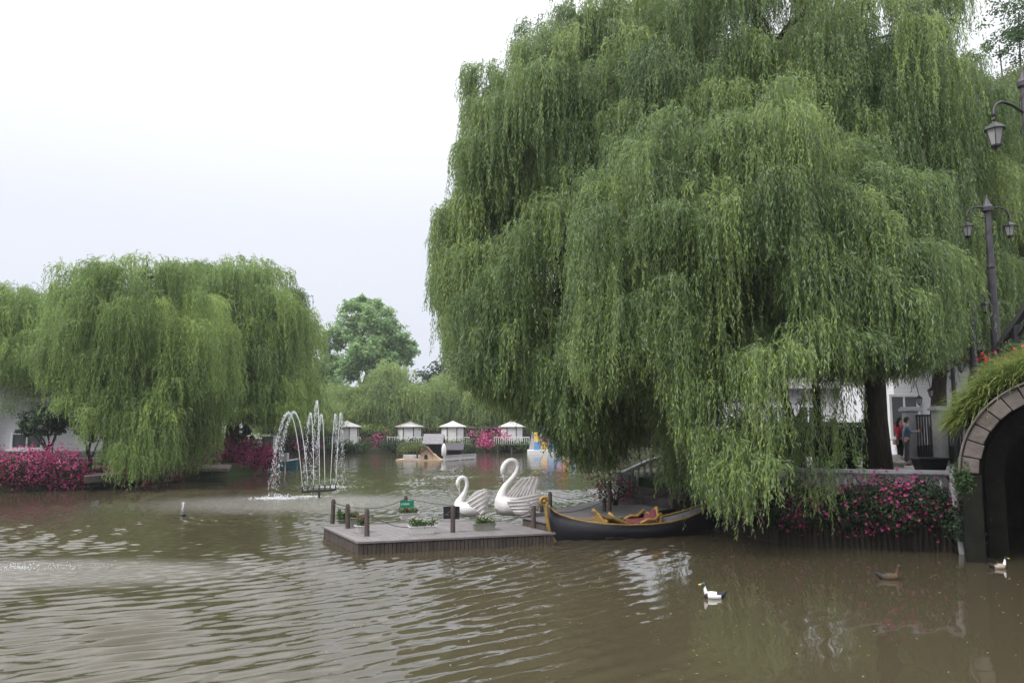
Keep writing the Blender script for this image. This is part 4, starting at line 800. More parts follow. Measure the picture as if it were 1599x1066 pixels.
def foam(lb, c, rx, ry, n, seed, hmax=.25, r0=.01, r1=.035):
    rng = random.Random(seed); mb = MB()
    for i in range(n):
        a = rng.uniform(0, 2 * math.pi); u = abs(rng.gauss(0, .45)); x = c[0] + rx * u * math.cos(a); y = c[1] + ry * u * math.sin(a); h = abs(rng.gauss(0, 1)) ** 2 * hmax * .3 * math.exp(-u * 2); r = rng.uniform(r0, r1)
        mb.ball((x, y, h), (r * 1.6, r * 1.6, r * .7), nu=5, nv=4)
    o = mb.build('splash_foam', M_spray, None, origin=(c[0], c[1], 0), smooth=True); props(o, lb, 'foam', None, 'stuff')
foam('white splashing foam where the left fountain jets land', on_z(433, 778, 0), 1.2, .5, 700, 1, .16, .006, .02)
foam('thin foam patch beneath the fountain pipe', on_z(482, 775, 0), 1.0, .4, 260, 2, .05, .006, .016)
foam('foam behind the fountain pipe where the rear jets land', on_z(520, 760, 0), 1.6, .8, 400, 3, .08, .006, .016)
foam('fine spray and foam from a fountain just outside the left picture edge', on_z(30, 885, 0), 2.2, .8, 320, 5, .03, .003, .007)
mb = MB(); a = land[0]; rng_ = random.Random(6)
p = on_z(285, 805, 0); t = thing('small_fountain_nozzle', p, 'small dark fountain nozzle with a thin upright jet, alone in open water', 'fountain'); mb = MB(); mb.ball((p.x, p.y, .03), (.10, .10, .07)); mb.tube([(p.x, p.y, -.2), (p.x, p.y, .12)], .05, 8); mb.build('nozzle', M_iron, t, smooth=True)
mb = MB(); mb.tube([(p.x, p.y, .12), (p.x + .01, p.y, .42)], [.02, .012], 6)
for i in range(60): mb.ball((p.x + rng_.gauss(0, .03), p.y + rng_.gauss(0, .03), rng_.uniform(.1, .44)), .008, nu=4, nv=3)
mb.build('water_jet', M_spray, t, smooth=True)
# floating petals and leaves
rng = np.random.default_rng(8); n = 420; P = np.column_stack([rng.uniform(-3, 12, n), rng.uniform(7.5, 19.5, n), np.full(n, .006)]); P = P[(P[:, 0] > -3 + 0.2 * (P[:, 1] - 8)) & ((P[:, 0] < .62 * P[:, 1] + .3))]; P = P[~((P[:, 1] > 17.3) & (P[:, 0] < 1.2))]
n = len(P); a = rng.uniform(0, 2 * math.pi, n); D = np.column_stack([np.cos(a), np.sin(a), rng.normal(0, .05, n)]); S = unit(np.cross(D, np.array([0, 0, 1.0])))
o = leaf_mesh('floating_leaves', P, unit(D), S, rng.uniform(.02, .06, n), rng.uniform(.012, .025, n), rng.uniform(0, 1, n), leafmat('fallen_leaf', (.2, .17, .06), (.4, .36, .2), (.6, .58, .5)), None); props(o, 'scattered yellow and pale willow leaves floating on the calm water', 'leaves', None, 'stuff')

# ------------------------------------------------------------------ floating deck and walkway
O = Vector((-3.37, 17.95)); U = Vector((.945, .327)); V = Vector((-.455, .89)); DZ = .27
def dk(u, v): q = O + U * u + V * v; return (q.x, q.y)
deck = thing('floating_deck', (*dk(0, 0), 0), 'square grey plank deck floating in the pond with posts, swans and flower boxes', 'deck')
DL, DV = 4.62, 3.1; mb = MB(); k = 0; u = .03
while u < DL - .05:
    w_ = min(.135, DL - u); mb.prism([dk(u, .03), dk(u + w_, .03), dk(u + w_, DV - .03), dk(u, DV - .03)], DZ - .035, DZ + (k % 3) * .0012); u += w_ + .009; k += 1
mb.build('planking', M_plank, deck, bevel=0)
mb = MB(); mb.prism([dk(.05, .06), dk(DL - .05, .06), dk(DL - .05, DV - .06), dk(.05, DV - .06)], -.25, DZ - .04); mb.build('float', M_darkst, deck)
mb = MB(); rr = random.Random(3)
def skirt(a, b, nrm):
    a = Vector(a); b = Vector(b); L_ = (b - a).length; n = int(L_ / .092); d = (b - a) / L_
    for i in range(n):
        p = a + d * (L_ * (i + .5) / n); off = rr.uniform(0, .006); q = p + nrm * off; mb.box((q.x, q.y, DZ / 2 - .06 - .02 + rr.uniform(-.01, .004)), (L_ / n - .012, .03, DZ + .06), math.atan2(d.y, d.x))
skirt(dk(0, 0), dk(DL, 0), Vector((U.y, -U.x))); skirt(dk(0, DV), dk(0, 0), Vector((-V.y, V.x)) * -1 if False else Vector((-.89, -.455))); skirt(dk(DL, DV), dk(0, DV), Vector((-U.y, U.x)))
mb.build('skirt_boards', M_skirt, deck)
mb = MB()
for a, b in ((dk(-.02, -.02), dk(DL, -.02)), (dk(-.02, DV + .02), dk(-.02, -.02)), (dk(DL, DV + .02), dk(-.02, DV + .02))):
    a = Vector(a); b = Vector(b); c = (a + b) / 2; d = b - a; mb.box((c.x, c.y, DZ - .012), (d.length + .06, .07, .05), math.atan2(d.y, d.x))
mb.build('edge_trim', M_plank, deck, bevel=.006)
def post(parent, x, y, z, h, r=.055):
    mb = MB(); rr = random.Random(int(x * 100)); tl = (rr.uniform(-.02, .02), rr.uniform(-.02, .02))
    mb.tube([(x, y, z - .02), (x + tl[0] * .5, y, z + h * .5), (x + tl[0], y + tl[1], z + h - .05), (x + tl[0], y + tl[1], z + h - .045), (x + tl[0], y + tl[1], z + h)], [r, r * .97, r * .95, r * .86, r * .7], 12); mb.build('post', M_post, parent, smooth=False); return Vector((x, y, z + h * .86))
def on_deck(px, py): p = on_z(px, py, DZ); return (p.x, p.y)
dp = [(*on_deck(519, 816), .62), (*on_deck(543, 824.5), .60), (*on_deck(573, 836.5), .62), (*on_deck(707, 831), .64), (*on_deck(833, 824), .55), (*on_deck(860, 801), .62), (*on_deck(846, 798), .42), (*on_deck(634, 804), .55)]
tops = [post(deck, x, y, DZ, h, .06) for x, y, h in dp]
def rope(parent, a, b, sag):
    a = Vector(a); b = Vector(b); mb = MB(); mb.tube([a.lerp(b, i / 12) - Vector((0, 0, sag * 4 * (i / 12) * (1 - i / 12))) for i in range(13)], .009, 6); mb.build('rope', M_rope, parent, smooth=True)
rope(deck, tops[0], tops[1], .10); rope(deck, tops[1], tops[2], .12); rope(deck, tops[0], tops[7], .22); rope(deck, tops[7], tops[6], .22); rope(deck, tops[2], tops[3], .38); rope(deck, tops[3], tops[4], .3)
# walkway
wk = thing('walkway', (2.5, 23, 0), 'grey plank walkway leading from the deck up to the stone stairs', 'walkway')
A_, B_, C_, D_ = Vector((1.5, 20.45)), Vector((5.05, 25.3)), Vector((3.3, 28.6)), Vector((.25, 22.9))
mb = MB(); n = 52
for i in range(n):
    a, b, c, d = A_.lerp(B_, i / n), A_.lerp(B_, (i + .93) / n), D_.lerp(C_, (i + .93) / n), D_.lerp(C_, i / n); mb.prism([a[:], b[:], c[:], d[:]], DZ - .04, DZ - .008 + (i % 2) * .001)
mb.build('planking', M_plank, wk)
mb = MB(); mb.prism([(A_.x + .04, A_.y + .03), (B_.x, B_.y + .05), (C_.x, C_.y - .1), (D_.x + .05, D_.y)], -.2, DZ - .045); mb.build('float', M_skirt, wk)
mb = MB(); d = (B_ - A_); c = (A_ + B_) / 2; mb.box((c.x + .03, c.y - .02, .16), (d.length, .09, .24), math.atan2(d.y, d.x)); mb.build('side_beam', M_log, wk)
wp = [(*on_deck(944, 797), .35), (*on_deck(952, 802), .95), (*on_deck(1058, 790), .85)]
wt = [post(wk, x, y, DZ, h, .06) for x, y, h in wp]
rope(wk, tops[4], wt[0], .2); rope(wk, wt[1] - Vector((0, 0, .45)), wt[2] - Vector((0, 0, .1)), .28); rope(wk, tops[5], (3.0, 26.5, .75), .2)

# planters
def planter(px, py, w_, d_, h, lb, body, fl, seed, nf=40, lm=None, rz=.34, round_=False, fh=.22, two=False):
    x, y = on_deck(px, py); y += d_ * .5; t = thing('flower_box' if not round_ else 'flower_pot', (x, y, DZ), lb, 'planter', 'planters on the floating deck'); mb = MB()
    co, si = math.cos(rz), math.sin(rz)
    def W(a, b, z): return (x + a * co - b * si, y + a * si + b * co, z)
    if round_:
        mb.lathe([(w_ * .34, 0), (w_ * .48, h * .9), (w_ * .54, h * .92), (w_ * .54, h), (w_ * .46, h), (w_ * .44, h - .03)], (x, y, DZ), 16)
    else:
        def ring(s, z, ex=0): return [W(-w_ / 2 * s - ex, -d_ / 2 * s - ex, z), W(w_ / 2 * s + ex, -d_ / 2 * s - ex, z), W(w_ / 2 * s + ex, d_ / 2 * s + ex, z), W(-w_ / 2 * s - ex, d_ / 2 * s + ex, z)]
        R_ = [ring(.84, DZ), ring(.97, DZ + h * .86), ring(1.0, DZ + h * .87, .012), ring(1.0, DZ + h, .012), ring(.94, DZ + h), ring(.92, DZ + h - .04)]; vs = sum(R_, [])
        fs = [(3, 2, 1, 0)] + [(i * 4 + j, i * 4 + (j + 1) % 4, (i + 1) * 4 + (j + 1) % 4, (i + 1) * 4 + j) for i in range(5) for j in range(4)] + [(20, 21, 22, 23)]; mb.add(vs, fs)
    mb.build('box' if not round_ else 'pot', body, t, bevel=.004)
    rng = np.random.default_rng(seed); n = 520; cl = rng.uniform(-.5, .5, (14, 2)) * np.array([w_ * .95, d_ * .9]); hh = rng.uniform(.4, 1, 14) * fh
    if two: cl = cl[(np.abs(cl[:, 0] - w_ * .16) > w_ * .1)]; hh = hh[:len(cl)]
    ci = rng.integers(0, len(cl), n); q = cl[ci] + rng.normal(0, .035, (n, 2)); z = DZ + h - .02 + rng.uniform(0, 1, n) * hh[ci]
    if round_: q *= .7
    P = np.column_stack([x + q[:, 0] * co - q[:, 1] * si, y + q[:, 0] * si + q[:, 1] * co, z]); D = unit(rng.normal(0, .8, (n, 3)) + np.array([0, 0, .6])); S = unit(np.cross(D, rng.normal(0, 1, (n, 3))))
    leaf_mesh('foliage', P, D, S, .06 * rng.uniform(.6, 1.3, n), .03 * rng.uniform(.7, 1.3, n), rng.uniform(0, 1, n), lm or M_shrub, t)
    m = nf * 5; ci = np.repeat(rng.integers(0, len(cl), nf), 5); q = cl[ci] + np.repeat(rng.normal(0, .05, (nf, 2)), 5, 0); q = q * (.7 if round_ else 1); z = DZ + h + hh[ci] * .9 + np.repeat(rng.normal(0, .02, nf), 5)
    P = np.column_stack([x + q[:, 0] * co - q[:, 1] * si, y + q[:, 0] * si + q[:, 1] * co, z]); an = np.tile(np.arange(5) * 2 * math.pi / 5, nf); D = unit(np.column_stack([np.cos(an), np.sin(an) - .2, np.full(m, .5)])); S = unit(np.cross(D, np.array([0, 0, 1.0])))
    leaf_mesh('blossoms', P, D, S, np.full(m, .028), np.full(m, .024), rng.uniform(0, 1, m), fl, t); return t
planter(658, 834, .64, .26, .19, 'white resin flower box nearest the deck front edge, with a gap in its plants', M_planter, M_whitef, 1, 40, fh=.2, two=True)
planter(755.5, 828, .55, .26, .17, 'mossy grey flower box in front of the swans', M_planterg, M_whitef, 2, 55, fh=.16)
planter(638, 811, .52, .26, .17, 'white flower box standing under the green sign', M_planter, M_redf, 3, 16, fh=.16)
planter(563, 832, .36, .30, .17, 'white pot with red flowers behind the corner post', M_planter, M_redf, 4, 40, round_=True, fh=.26)
planter(549, 823, .36, .32, .24, 'grey pot half hidden behind the middle post of the deck end', M_planterg, M_pinkd, 5, 12, round_=True, fh=.14)
planter(534, 818, .34, .28, .10, 'low pot with a round green plant between the two rear posts', M_planterg, M_whitef, 6, 24, round_=True, fh=.30)
# signs
def text_mesh(name, s, size, loc, rot, m, parent, w_=None):
    cu = bpy.data.curves.new(name, 'FONT'); cu.body = s; cu.size = size; cu.align_x = 'CENTER'; cu.align_y = 'CENTER'; cu.extrude = .001; ob = bpy.data.objects.new(name, cu); COL.objects.link(ob)
    bpy.context.view_layer.update(); me = bpy.data.meshes.new_from_object(ob.evaluated_get(bpy.context.evaluated_depsgraph_get())); bpy.data.objects.remove(ob); me.materials.clear(); me.materials.append(m)
    o = bpy.data.objects.new(name, me); COL.objects.link(o); o.parent = parent; o.location = Vector(loc) - wloc(parent); o.rotation_euler = rot
    if w_: 
        cur = max(v.co.x for v in me.vertices) - min(v.co.x for v in me.vertices)
        if cur > 0: o.scale = (w_ / cur,) * 3
    return o
x, y, _ = dp[7]; y -= .09
t = thing('warning_sign', (x, y, DZ), 'green sign with four white characters on the rear deck post', 'sign'); c = on_y(635.5, 787, y - .0); w_ = 21 * y / F; h = 11.5 * y / F
mb = MB(); mb.box((c.x, y, c.z), (w_, .018, h)); mb.box((c.x - w_ * .1, y + .03, c.z), (.03, .05, h * .8)); mb.build('board', M_green, t, bevel=.003)
text_mesh('lettering', '水深危险', .1, (c.x - w_ * .13, y - .0115, c.z + h * .02), (R(90), 0, 0), M_signw, t, w_ * .62)
mb = MB(); mb.box((c.x + w_ * .37, y - .0095, c.z - h * .52), (w_ * .12, .012, h * .3)); mb.build('tag', M_whitew, t)
x, y, _ = dp[3]; y += .085
t = thing('notice_board', (x, y, DZ), 'square black notice board fixed behind the front deck post', 'sign'); c = on_y(705, 800, y); mb = MB(); mb.box((c.x, y, c.z), (25 * y / F, .02, 19 * y / F), .05); mb.build('board', M_signb, t, bevel=.003)
mb = MB()
for k in range(3): mb.box((c.x - .09 + k * .085, y - .012, c.z - .05 + .02 * (k % 2)), (.05, .006, .02), .05)
mb.build('faint_marks', M_grey, t)

# ------------------------------------------------------------------ swans
def swan(x, y, rz, s, lb, neckp, neckr, beakp, body, wings):
    t = thing('swan_boat', (x, y, DZ), lb, 'swan boat'); co, si = math.cos(rz), math.sin(rz)
    def W(a, b, z): return (x + (a * co - b * si) * s, y + (a * si + b * co) * s, DZ + z * s)
    # hull: sections along the length
    K = len(body); n = 20; mb = MB(); vs = []
    for (a, hw, zl, zh) in body:
        for j in range(n):
            an = 2 * math.pi * j / n; cx_ = math.cos(an); sy_ = math.sin(an); e = .8
            b = hw * math.copysign(abs(cx_) ** e, cx_); z = (zl + zh) / 2 + (zh - zl) / 2 * math.copysign(abs(sy_) ** e, sy_)
            if sy_ < 0: b *= .86 + .14 * (1 + sy_)
            vs.append(W(a, b, z))
    fs = [(i * n + j, i * n + (j + 1) % n, (i + 1) * n + (j + 1) % n, (i + 1) * n + j) for i in range(K - 1) for j in range(n)] + [tuple(reversed(range(n))), tuple(range((K - 1) * n, K * n))]
    mb.add(vs, fs)
    P = [Vector((a, 0, z)) for a, z in neckp]; pts = []; rad = []
    for i in range(len(P) - 1):
        p0 = P[max(i - 1, 0)]; p1 = P[i]; p2 = P[i + 1]; p3 = P[min(i + 2, len(P) - 1)]
        for k in range(5):
            q = k / 5; pts.append(.5 * ((2 * p1) + (p2 - p0) * q + (2 * p0 - 5 * p1 + 4 * p2 - p3) * q * q + (3 * p1 - p0 - 3 * p2 + p3) * q ** 3)); rad.append((neckr[i] + (neckr[i + 1] - neckr[i]) * q) * s)
    pts.append(P[-1]); rad.append(neckr[-1] * s); mb.tube([W(p.x, p.y, p.z) for p in pts], rad, 14)
    o = mb.build('body', M_swan, t, smooth=True); rm = o.modifiers.new('skin', 'REMESH'); rm.mode = 'VOXEL'; rm.voxel_size = .022; rm.use_smooth_shade = True; sm = o.modifiers.new('soft', 'SMOOTH'); sm.factor = .5; sm.iterations = 4
    mb = MB(); mb.tube([W(a, 0, z) for a, z, r in beakp], [r * s for a, z, r in beakp], 8, flat=.7); mb.build('beak', M_beak, t, smooth=True)
    for side in (-1, 1):
        mb = MB(); a, z = neckp[-2]; mb.ball(W(a + .0, side * neckr[-2] * .86, z + .01), .016 * s); mb.build('eye', M_black, t, smooth=True)
    # wings: fans of overlapping feathers
    for (root_a, root_b, tip_a, tip_b, yb, yt, cnt_, wd_) in wings:
        mb = MB()
        for i in range(cnt_):
            f = i / (cnt_ - 1); ra = Vector(root_a).lerp(Vector(root_b), f); ta = Vector(tip_a).lerp(Vector(tip_b), f); d = ta - ra; nx_ = Vector((-d.y, d.x)).normalized(); bow = math.sin(math.pi * f) * .05
            ta = ta + d.normalized() * (bow + (.02 if i % 2 else 0)); row = []
            for k in range(6):
                q = k / 5; c = ra.lerp(ta, q); hwid = wd_ * (.55 + .6 * q if q < .85 else .55) * (.35 if k == 5 else 1); yy = yb + (yt - yb) * q + .05 * math.sin(math.pi * q) * (1 if yt > 0 else -1) + (i % 2) * .012
                row.append((c, hwid, yy))
            vs = []
            for c, hwid, yy in row:
                for s_, o_ in ((-1, 0), (0, .018), (1, 0), (0, -.018)): vs.append(W(c.x + nx_.x * hwid * s_, yy + o_, c.y + nx_.y * hwid * s_))
            fs = [(k * 4 + j, k * 4 + (j + 1) % 4, (k + 1) * 4 + (j + 1) % 4, (k + 1) * 4 + j) for k in range(5) for j in range(4)] + [(3, 2, 1, 0), (20, 21, 22, 23)]; mb.add(vs, fs)
        mb.build('wing', M_swanw, t, smooth=False)
    return t
sx0, sy0 = on_deck(806, 807)
big_neck = [(-.40, .22), (-.42, .45), (-.36, .72), (-.22, .93), (-.07, 1.09), (.035, 1.27), (.05, 1.42), (-.03, 1.54), (-.17, 1.56), (-.30, 1.47), (-.375, 1.32), (-.385, 1.20), (-.37, 1.12)]
big_nr = [.24, .19, .115, .085, .078, .075, .072, .072, .074, .085, .088, .065, .03]
big_beak = [(-.375, 1.19, .055), (-.36, 1.08, .04), (-.355, .98, .026), (-.35, .93, .012)]
big_body = [(-.60, .03, .20, .34), (-.58, .14, .10, .46), (-.50, .25, .03, .54), (-.36, .34, 0, .56), (-.15, .39, 0, .53), (.10, .40, 0, .50), (.32, .36, .02, .50), (.50, .29, .07, .52), (.66, .18, .20, .58), (.76, .07, .42, .63), (.80, .02, .56, .65)]
wings_big = [((-.26, .50), (.52, .48), (.26, 1.02), (.70, 1.04), .26, .40, 9, .075),           # raised far wing
             ((-.22, .46), (.30, .12), (.74, .62), (.62, .26), -.395, -.20, 9, .055), ((-.30, .42), (-.1, .10), (.30, .44), (.34, .10), -.385, -.41, 8, .05)]
t = swan(sx0, sy0 + .42, R(6), 1.0, 'bigger white swan boat with an S shaped neck and one raised wing', big_neck, big_nr, big_beak, big_body, wings_big)
sx1, sy1 = on_deck(736, 809)
sm_neck = [(-.33, .18), (-.36, .36), (-.30, .52), (-.21, .68), (-.155, .84), (-.15, .96), (-.19, 1.06), (-.28, 1.10), (-.37, 1.04), (-.405, .93), (-.385, .84), (-.36, .78)]
sm_nr = [.20, .15, .095, .068, .06, .058, .058, .06, .068, .07, .052, .024]
sm_beak = [(-.385, .84, .045), (-.36, .75, .03), (-.355, .66, .02), (-.365, .60, .008)]
sm_body = [(-.50, .03, .16, .26), (-.48, .12, .08, .36), (-.40, .22, .02, .42), (-.25, .29, 0, .42), (-.05, .32, 0, .42), (.15, .30, .0, .46), (.30, .22, .06, .52), (.40, .12, .22, .58), (.45, .03, .42, .6)]
wings_sm = [((-.16, .40), (.30, .40), (.20, .70), (.44, .72), .16, .22, 7, .06), ((-.14, .42), (.22, .10), (.42, .73), (.42, .26), -.30, -.16, 9, .055)]
t = swan(sx1, sy1 + .36, R(4), 1.0, 'smaller white swan boat standing behind the black notice board', sm_neck, sm_nr, sm_beak, sm_body, wings_sm)

# ------------------------------------------------------------------ gondola
bow = on_z(868, 844, 0); ang = math.atan2(1.45, 3.9); GL = 4.75
gt = thing('gondola', bow, 'black gondola with gold trim and red seats moored beside the walkway', 'gondola'); co, si = math.cos(ang), math.sin(ang)
def GW(a, b, z): return (bow.x + a * co - b * si, bow.y + a * si + b * co + .1, z)
prof = [(-.20, .02, .86, .50), (-.16, .03, .80, .22), (-.06, .05, .70, .02), (.10, .10, .62, -.10), (.35, .19, .53, -.15), (.7, .31, .45, -.18), (1.2, .43, .385, -.2), (1.8, .51, .35, -.2), (2.4, .53, .34, -.2), (3.0, .50, .37, -.2), (3.5, .43, .44, -.18), (4.0, .32, .56, -.12), (4.4, .20, .72, .0), (4.65, .09, .88, .2), (4.75, .03, .98, .45)]
mb = MB(); vs = []; n = 9; K = len(prof)
for a, hw, zt, zk in prof:
    for j in range(n):
        q = j / (n - 1) * 2 - 1; b = hw * math.copysign(abs(q) ** .75, q) if q else 0; z = zk + (zt - zk) * abs(q) ** 2.6; vs.append(GW(a, b, z))
fs = [(i * n + j, (i + 1) * n + j, (i + 1) * n + j + 1, i * n + j + 1) for i in range(K - 1) for j in range(n - 1)] + [tuple(range(n)), tuple(reversed(range((K - 1) * n, K * n)))]
mb.add(vs, fs); o = mb.build('hull', M_black, gt, smooth=True); sl = o.modifiers.new('shell', 'SOLIDIFY'); sl.thickness = .025
mb = MB()
for s in (-1, 1): mb.tube([GW(a, s * hw, zt + .005) for a, hw, zt, zk in prof], .026, 8)
mb.build('gold_gunwale', M_gold, gt, smooth=True)
mb = MB(); mb.tube([GW(.16, 0, -.12), GW(0, 0, -.04), GW(-.13, 0, .14), GW(-.20, 0, .38), GW(-.235, 0, .62), GW(-.245, 0, .84), GW(-.25, 0, .96)], [.05, .055, .055, .052, .05, .048, .045], 8)
mb.tube([GW(-.25 + .105 * math.cos(a) - .055, 0, .96 + .105 * math.sin(a)) for a in [i * .42 for i in range(14)]], [.05 - .0022 * i for i in range(14)], 8); mb.ball(GW(-.305, 0, .96), (.06, .05, .06)); mb.build('bow_scroll', M_gold, gt, smooth=True)
def gdeck(a0, a1, dz, name):
    mb = MB(); vs = []; A = [i / 12 for i in range(13)]
    pa = [p[0] for p in prof]
    for q in A:
        a = a0 + (a1 - a0) * q; hw = np.interp(a, pa, [p[1] for p in prof]) * .95; zt = np.interp(a, pa, [p[2] for p in prof]) - dz
        for b, h in ((-1, 0), (-.5, .035), (0, .05), (.5, .035), (1, 0)): vs.append(GW(a, b * hw, zt + h))
    mb.add(vs, [(i * 5 + j, (i + 1) * 5 + j, (i + 1) * 5 + j + 1, i * 5 + j + 1) for i in range(12) for j in range(4)]); o = mb.build(name, M_grey, gt, smooth=True); s = o.modifiers.new('shell', 'SOLIDIFY'); s.thickness = .02
gdeck(-.1, 1.25, .02, 'fore_deck'); gdeck(2.75, 4.7, .03, 'rear_deck')
mb = MB(); mb.prism([GW(1.2, -.42, 0)[:2], GW(2.8, -.42, 0)[:2], GW(2.8, .42, 0)[:2], GW(1.2, .42, 0)[:2]], .02, .06); mb.build('floor', M_log, gt)
def scroll_back(a, w_, h, lean, name, m, th=.05, z0=.30, cut=1.0):
    out_ = []
    for i in range(25):
        q = i / 24 * 2 - 1; hh = h * (.40 + .60 * (math.exp(-(q / .33) ** 2)) + .16 * math.exp(-((abs(q) - .8) / .16) ** 2)); out_.append((q * w_ * cut, hh * cut))
    mb = MB(); vs = []
    for t_ in (0, th):
        for b, hh in out_: vs.append(GW(a + t_ + lean * hh, b, z0 + hh))
        for b, hh in reversed(out_): vs.append(GW(a + t_, b, z0 - .04))
    n = len(vs) // 2; fs = [tuple(range(n)), tuple(reversed(range(n, 2 * n)))] + [((i + 1) % n, i, n + i, n + (i + 1) % n) for i in range(n)]; mb.add(vs, fs); return mb.build(name, m, gt, bevel=.008)
scroll_back(1.22, .44, .29, -.25, 'front_seat_back', M_gold, z0=.34); scroll_back(2.72, .43, .38, .35, 'rear_seat_back', M_gold, z0=.36)
scroll_back(2.66, .43, .38, .35, 'rear_cushion', M_red, th=.06, z0=.35, cut=.84)
for s in (-1, 1):
    mb = MB(); mb.tube([GW(2.15, s * .44, .38), GW(2.35, s * .46, .46), GW(2.55, s * .46, .44), GW(2.75, s * .44, .60)], [.03, .045, .045, .04], 8); mb.build('arm_scroll', M_gold, gt, smooth=True)
    mb = MB(); mb.tube([GW(1.25, s * .44, .66), GW(1.45, s * .46, .50), GW(1.7, s * .48, .40), GW(1.9, s * .50, .38)], [.05, .045, .04, .025], 8); mb.build('arm_scroll', M_gold, gt, smooth=True)
mb = MB(); mb.prism([GW(2.15, -.4, 0)[:2], GW(2.72, -.4, 0)[:2], GW(2.72, .4, 0)[:2], GW(2.15, .4, 0)[:2]], .26, .40); mb.build('seat_cushion', M_red, gt, bevel=.03)
mb = MB(); mb.prism([GW(1.3, -.38, 0)[:2], GW(1.55, -.38, 0)[:2], GW(1.55, .38, 0)[:2], GW(1.3, .38, 0)[:2]], .22, .36); mb.build('seat_cushion', M_red, gt, bevel=.03)

# ------------------------------------------------------------------ log wall, balustrades, stairs
t = thing('log_wall', (8, 18.6, 0), 'dark retaining wall of upright logs along the right bank', 'retaining wall'); mb = MB(); rr = random.Random(9); s_ = 0; tot = sum((b - a).length for a, b in zip(wall_pts, wall_pts[1:]))
while s_ < tot:
    p, d = along(wall_pts, s_); nn = Vector((-abs(d.y) if d.x < .3 and abs(d.y) > .8 else 0, -1)).normalized(); r = rr.uniform(.05, .07); h = rr.uniform(1.02, 1.16); q = p + nn * .10
    mb.tube([(q.x, q.y, -.4), (q.x + rr.uniform(-.01, .01), q.y, h)], [r, r * .93], 8); s_ += r * 2.02
mb.build('logs', M_log, t)
mb = MB(); s_ = 0
for a, b in zip(wall_pts, wall_pts[1:]):
    c = (a + b) / 2; d = b - a; mb.box((c.x, c.y + .02, .62), (d.length, .06, .07), math.atan2(d.y, d.x))
mb.build('waling', M_log, t)
def baluster_mesh():
    mb = MB(); mb.lathe([(.045, 0), (.045, .04), (.028, .07), (.05, .16), (.058, .24), (.04, .34), (.025, .42), (.03, .46), (.045, .49), (.045, .53)], (0, 0, 0), 10); return mb
def balustrade(lb, pts, h, piers, step=.19, group=None, m=M_whitew, bs=1.0, pier_w=.24):
    """pts: (x, y, zbase)"""
    P = [Vector(p) for p in pts]; t = thing('balustrade', P[0], lb, 'balustrade', group); mb = MB()
    for a, b in zip(P, P[1:]):
        d = (b - a); dh = Vector((d.x, d.y, 0)).normalized(); nn = Vector((-dh.y, dh.x, 0)) * .11
        for z0, z1, ww in ((h - .09, h, 1.15), (h - .12, h - .092, .85), (0, .09, 1.0)):
            q = [a - nn * ww + Vector((0, 0, z0)), a + nn * ww + Vector((0, 0, z0)), a + nn * ww + Vector((0, 0, z1)), a - nn * ww + Vector((0, 0, z1))]; mb.extr(q, d)
    mb.build('rail', m, t, bevel=.008)
    proto = None
    for a, b in zip(P, P[1:]):
        L_ = (b - a).length; n = max(1, int(L_ / step))
        for i in range(n):
            p = a.lerp(b, (i + .5) / n) + Vector((0, 0, .09))
            if proto is None:
                mb = baluster_mesh(); sc_ = (h - .21) / .53; mb.v = [(v[0] * bs, v[1] * bs, v[2] * sc_) for v in mb.v]; proto = mb.build('baluster', m, None, smooth=True); proto.parent = t; proto.location = p - t.location
            else:
                c = proto.copy(); COL.objects.link(c); c.parent = t; c.location = p - t.location
    for (x, y, z) in piers:
        mb = MB(); mb.box((x, y, z + h / 2), (pier_w, pier_w, h + .02)); mb.box((x, y, z + h + .04), (pier_w + .07, pier_w + .07, .07)); mb.box((x, y, z + .05), (pier_w + .06, pier_w + .06, .12)); mb.build('pier', m, t, bevel=.01)
    return t
wz = 1.18
balustrade('weathered white balustrade above the log wall and azaleas', [(10.15, 18.45, wz), (8.2, 19.05, wz), (6.6, 19.85, wz), (5.75, 21.9, wz), (5.65, 24.6, wz)], .62, [(10.17, 18.42, wz), (6.6, 19.85, wz), (5.65, 24.7, wz)])
t = thing('leaning_pipe', (10.1, 18.2, 0), 'pale upright pipe beside the dark arch, running from balustrade into water', 'pipe'); mb = MB(); mb.tube([(10.02, 18.05, -.4), (9.93, 18.1, .9), (9.9, 18.12, 1.75)], [.075, .07, .065], 8); mb.build('pipe', M_whitew, t)
mb = MB(); mb.tube([(9.9, 18.12, 1.75), (10.05, 18.3, 1.85)], .05, 6); mb.build('elbow', M_whitew, t)
mb = MB(); mb.tube([(9.0, 18.4, 1.5), (9.5, 18.15, .75), (9.95, 17.95, -.2)], [.018, .022, .02], 6); props(mb.build('leaning_branch', M_bark, None, origin=(9.5, 18.1, 0), smooth=True), 'bare brown branch leaning on the log wall near the pale pipe', 'branch')
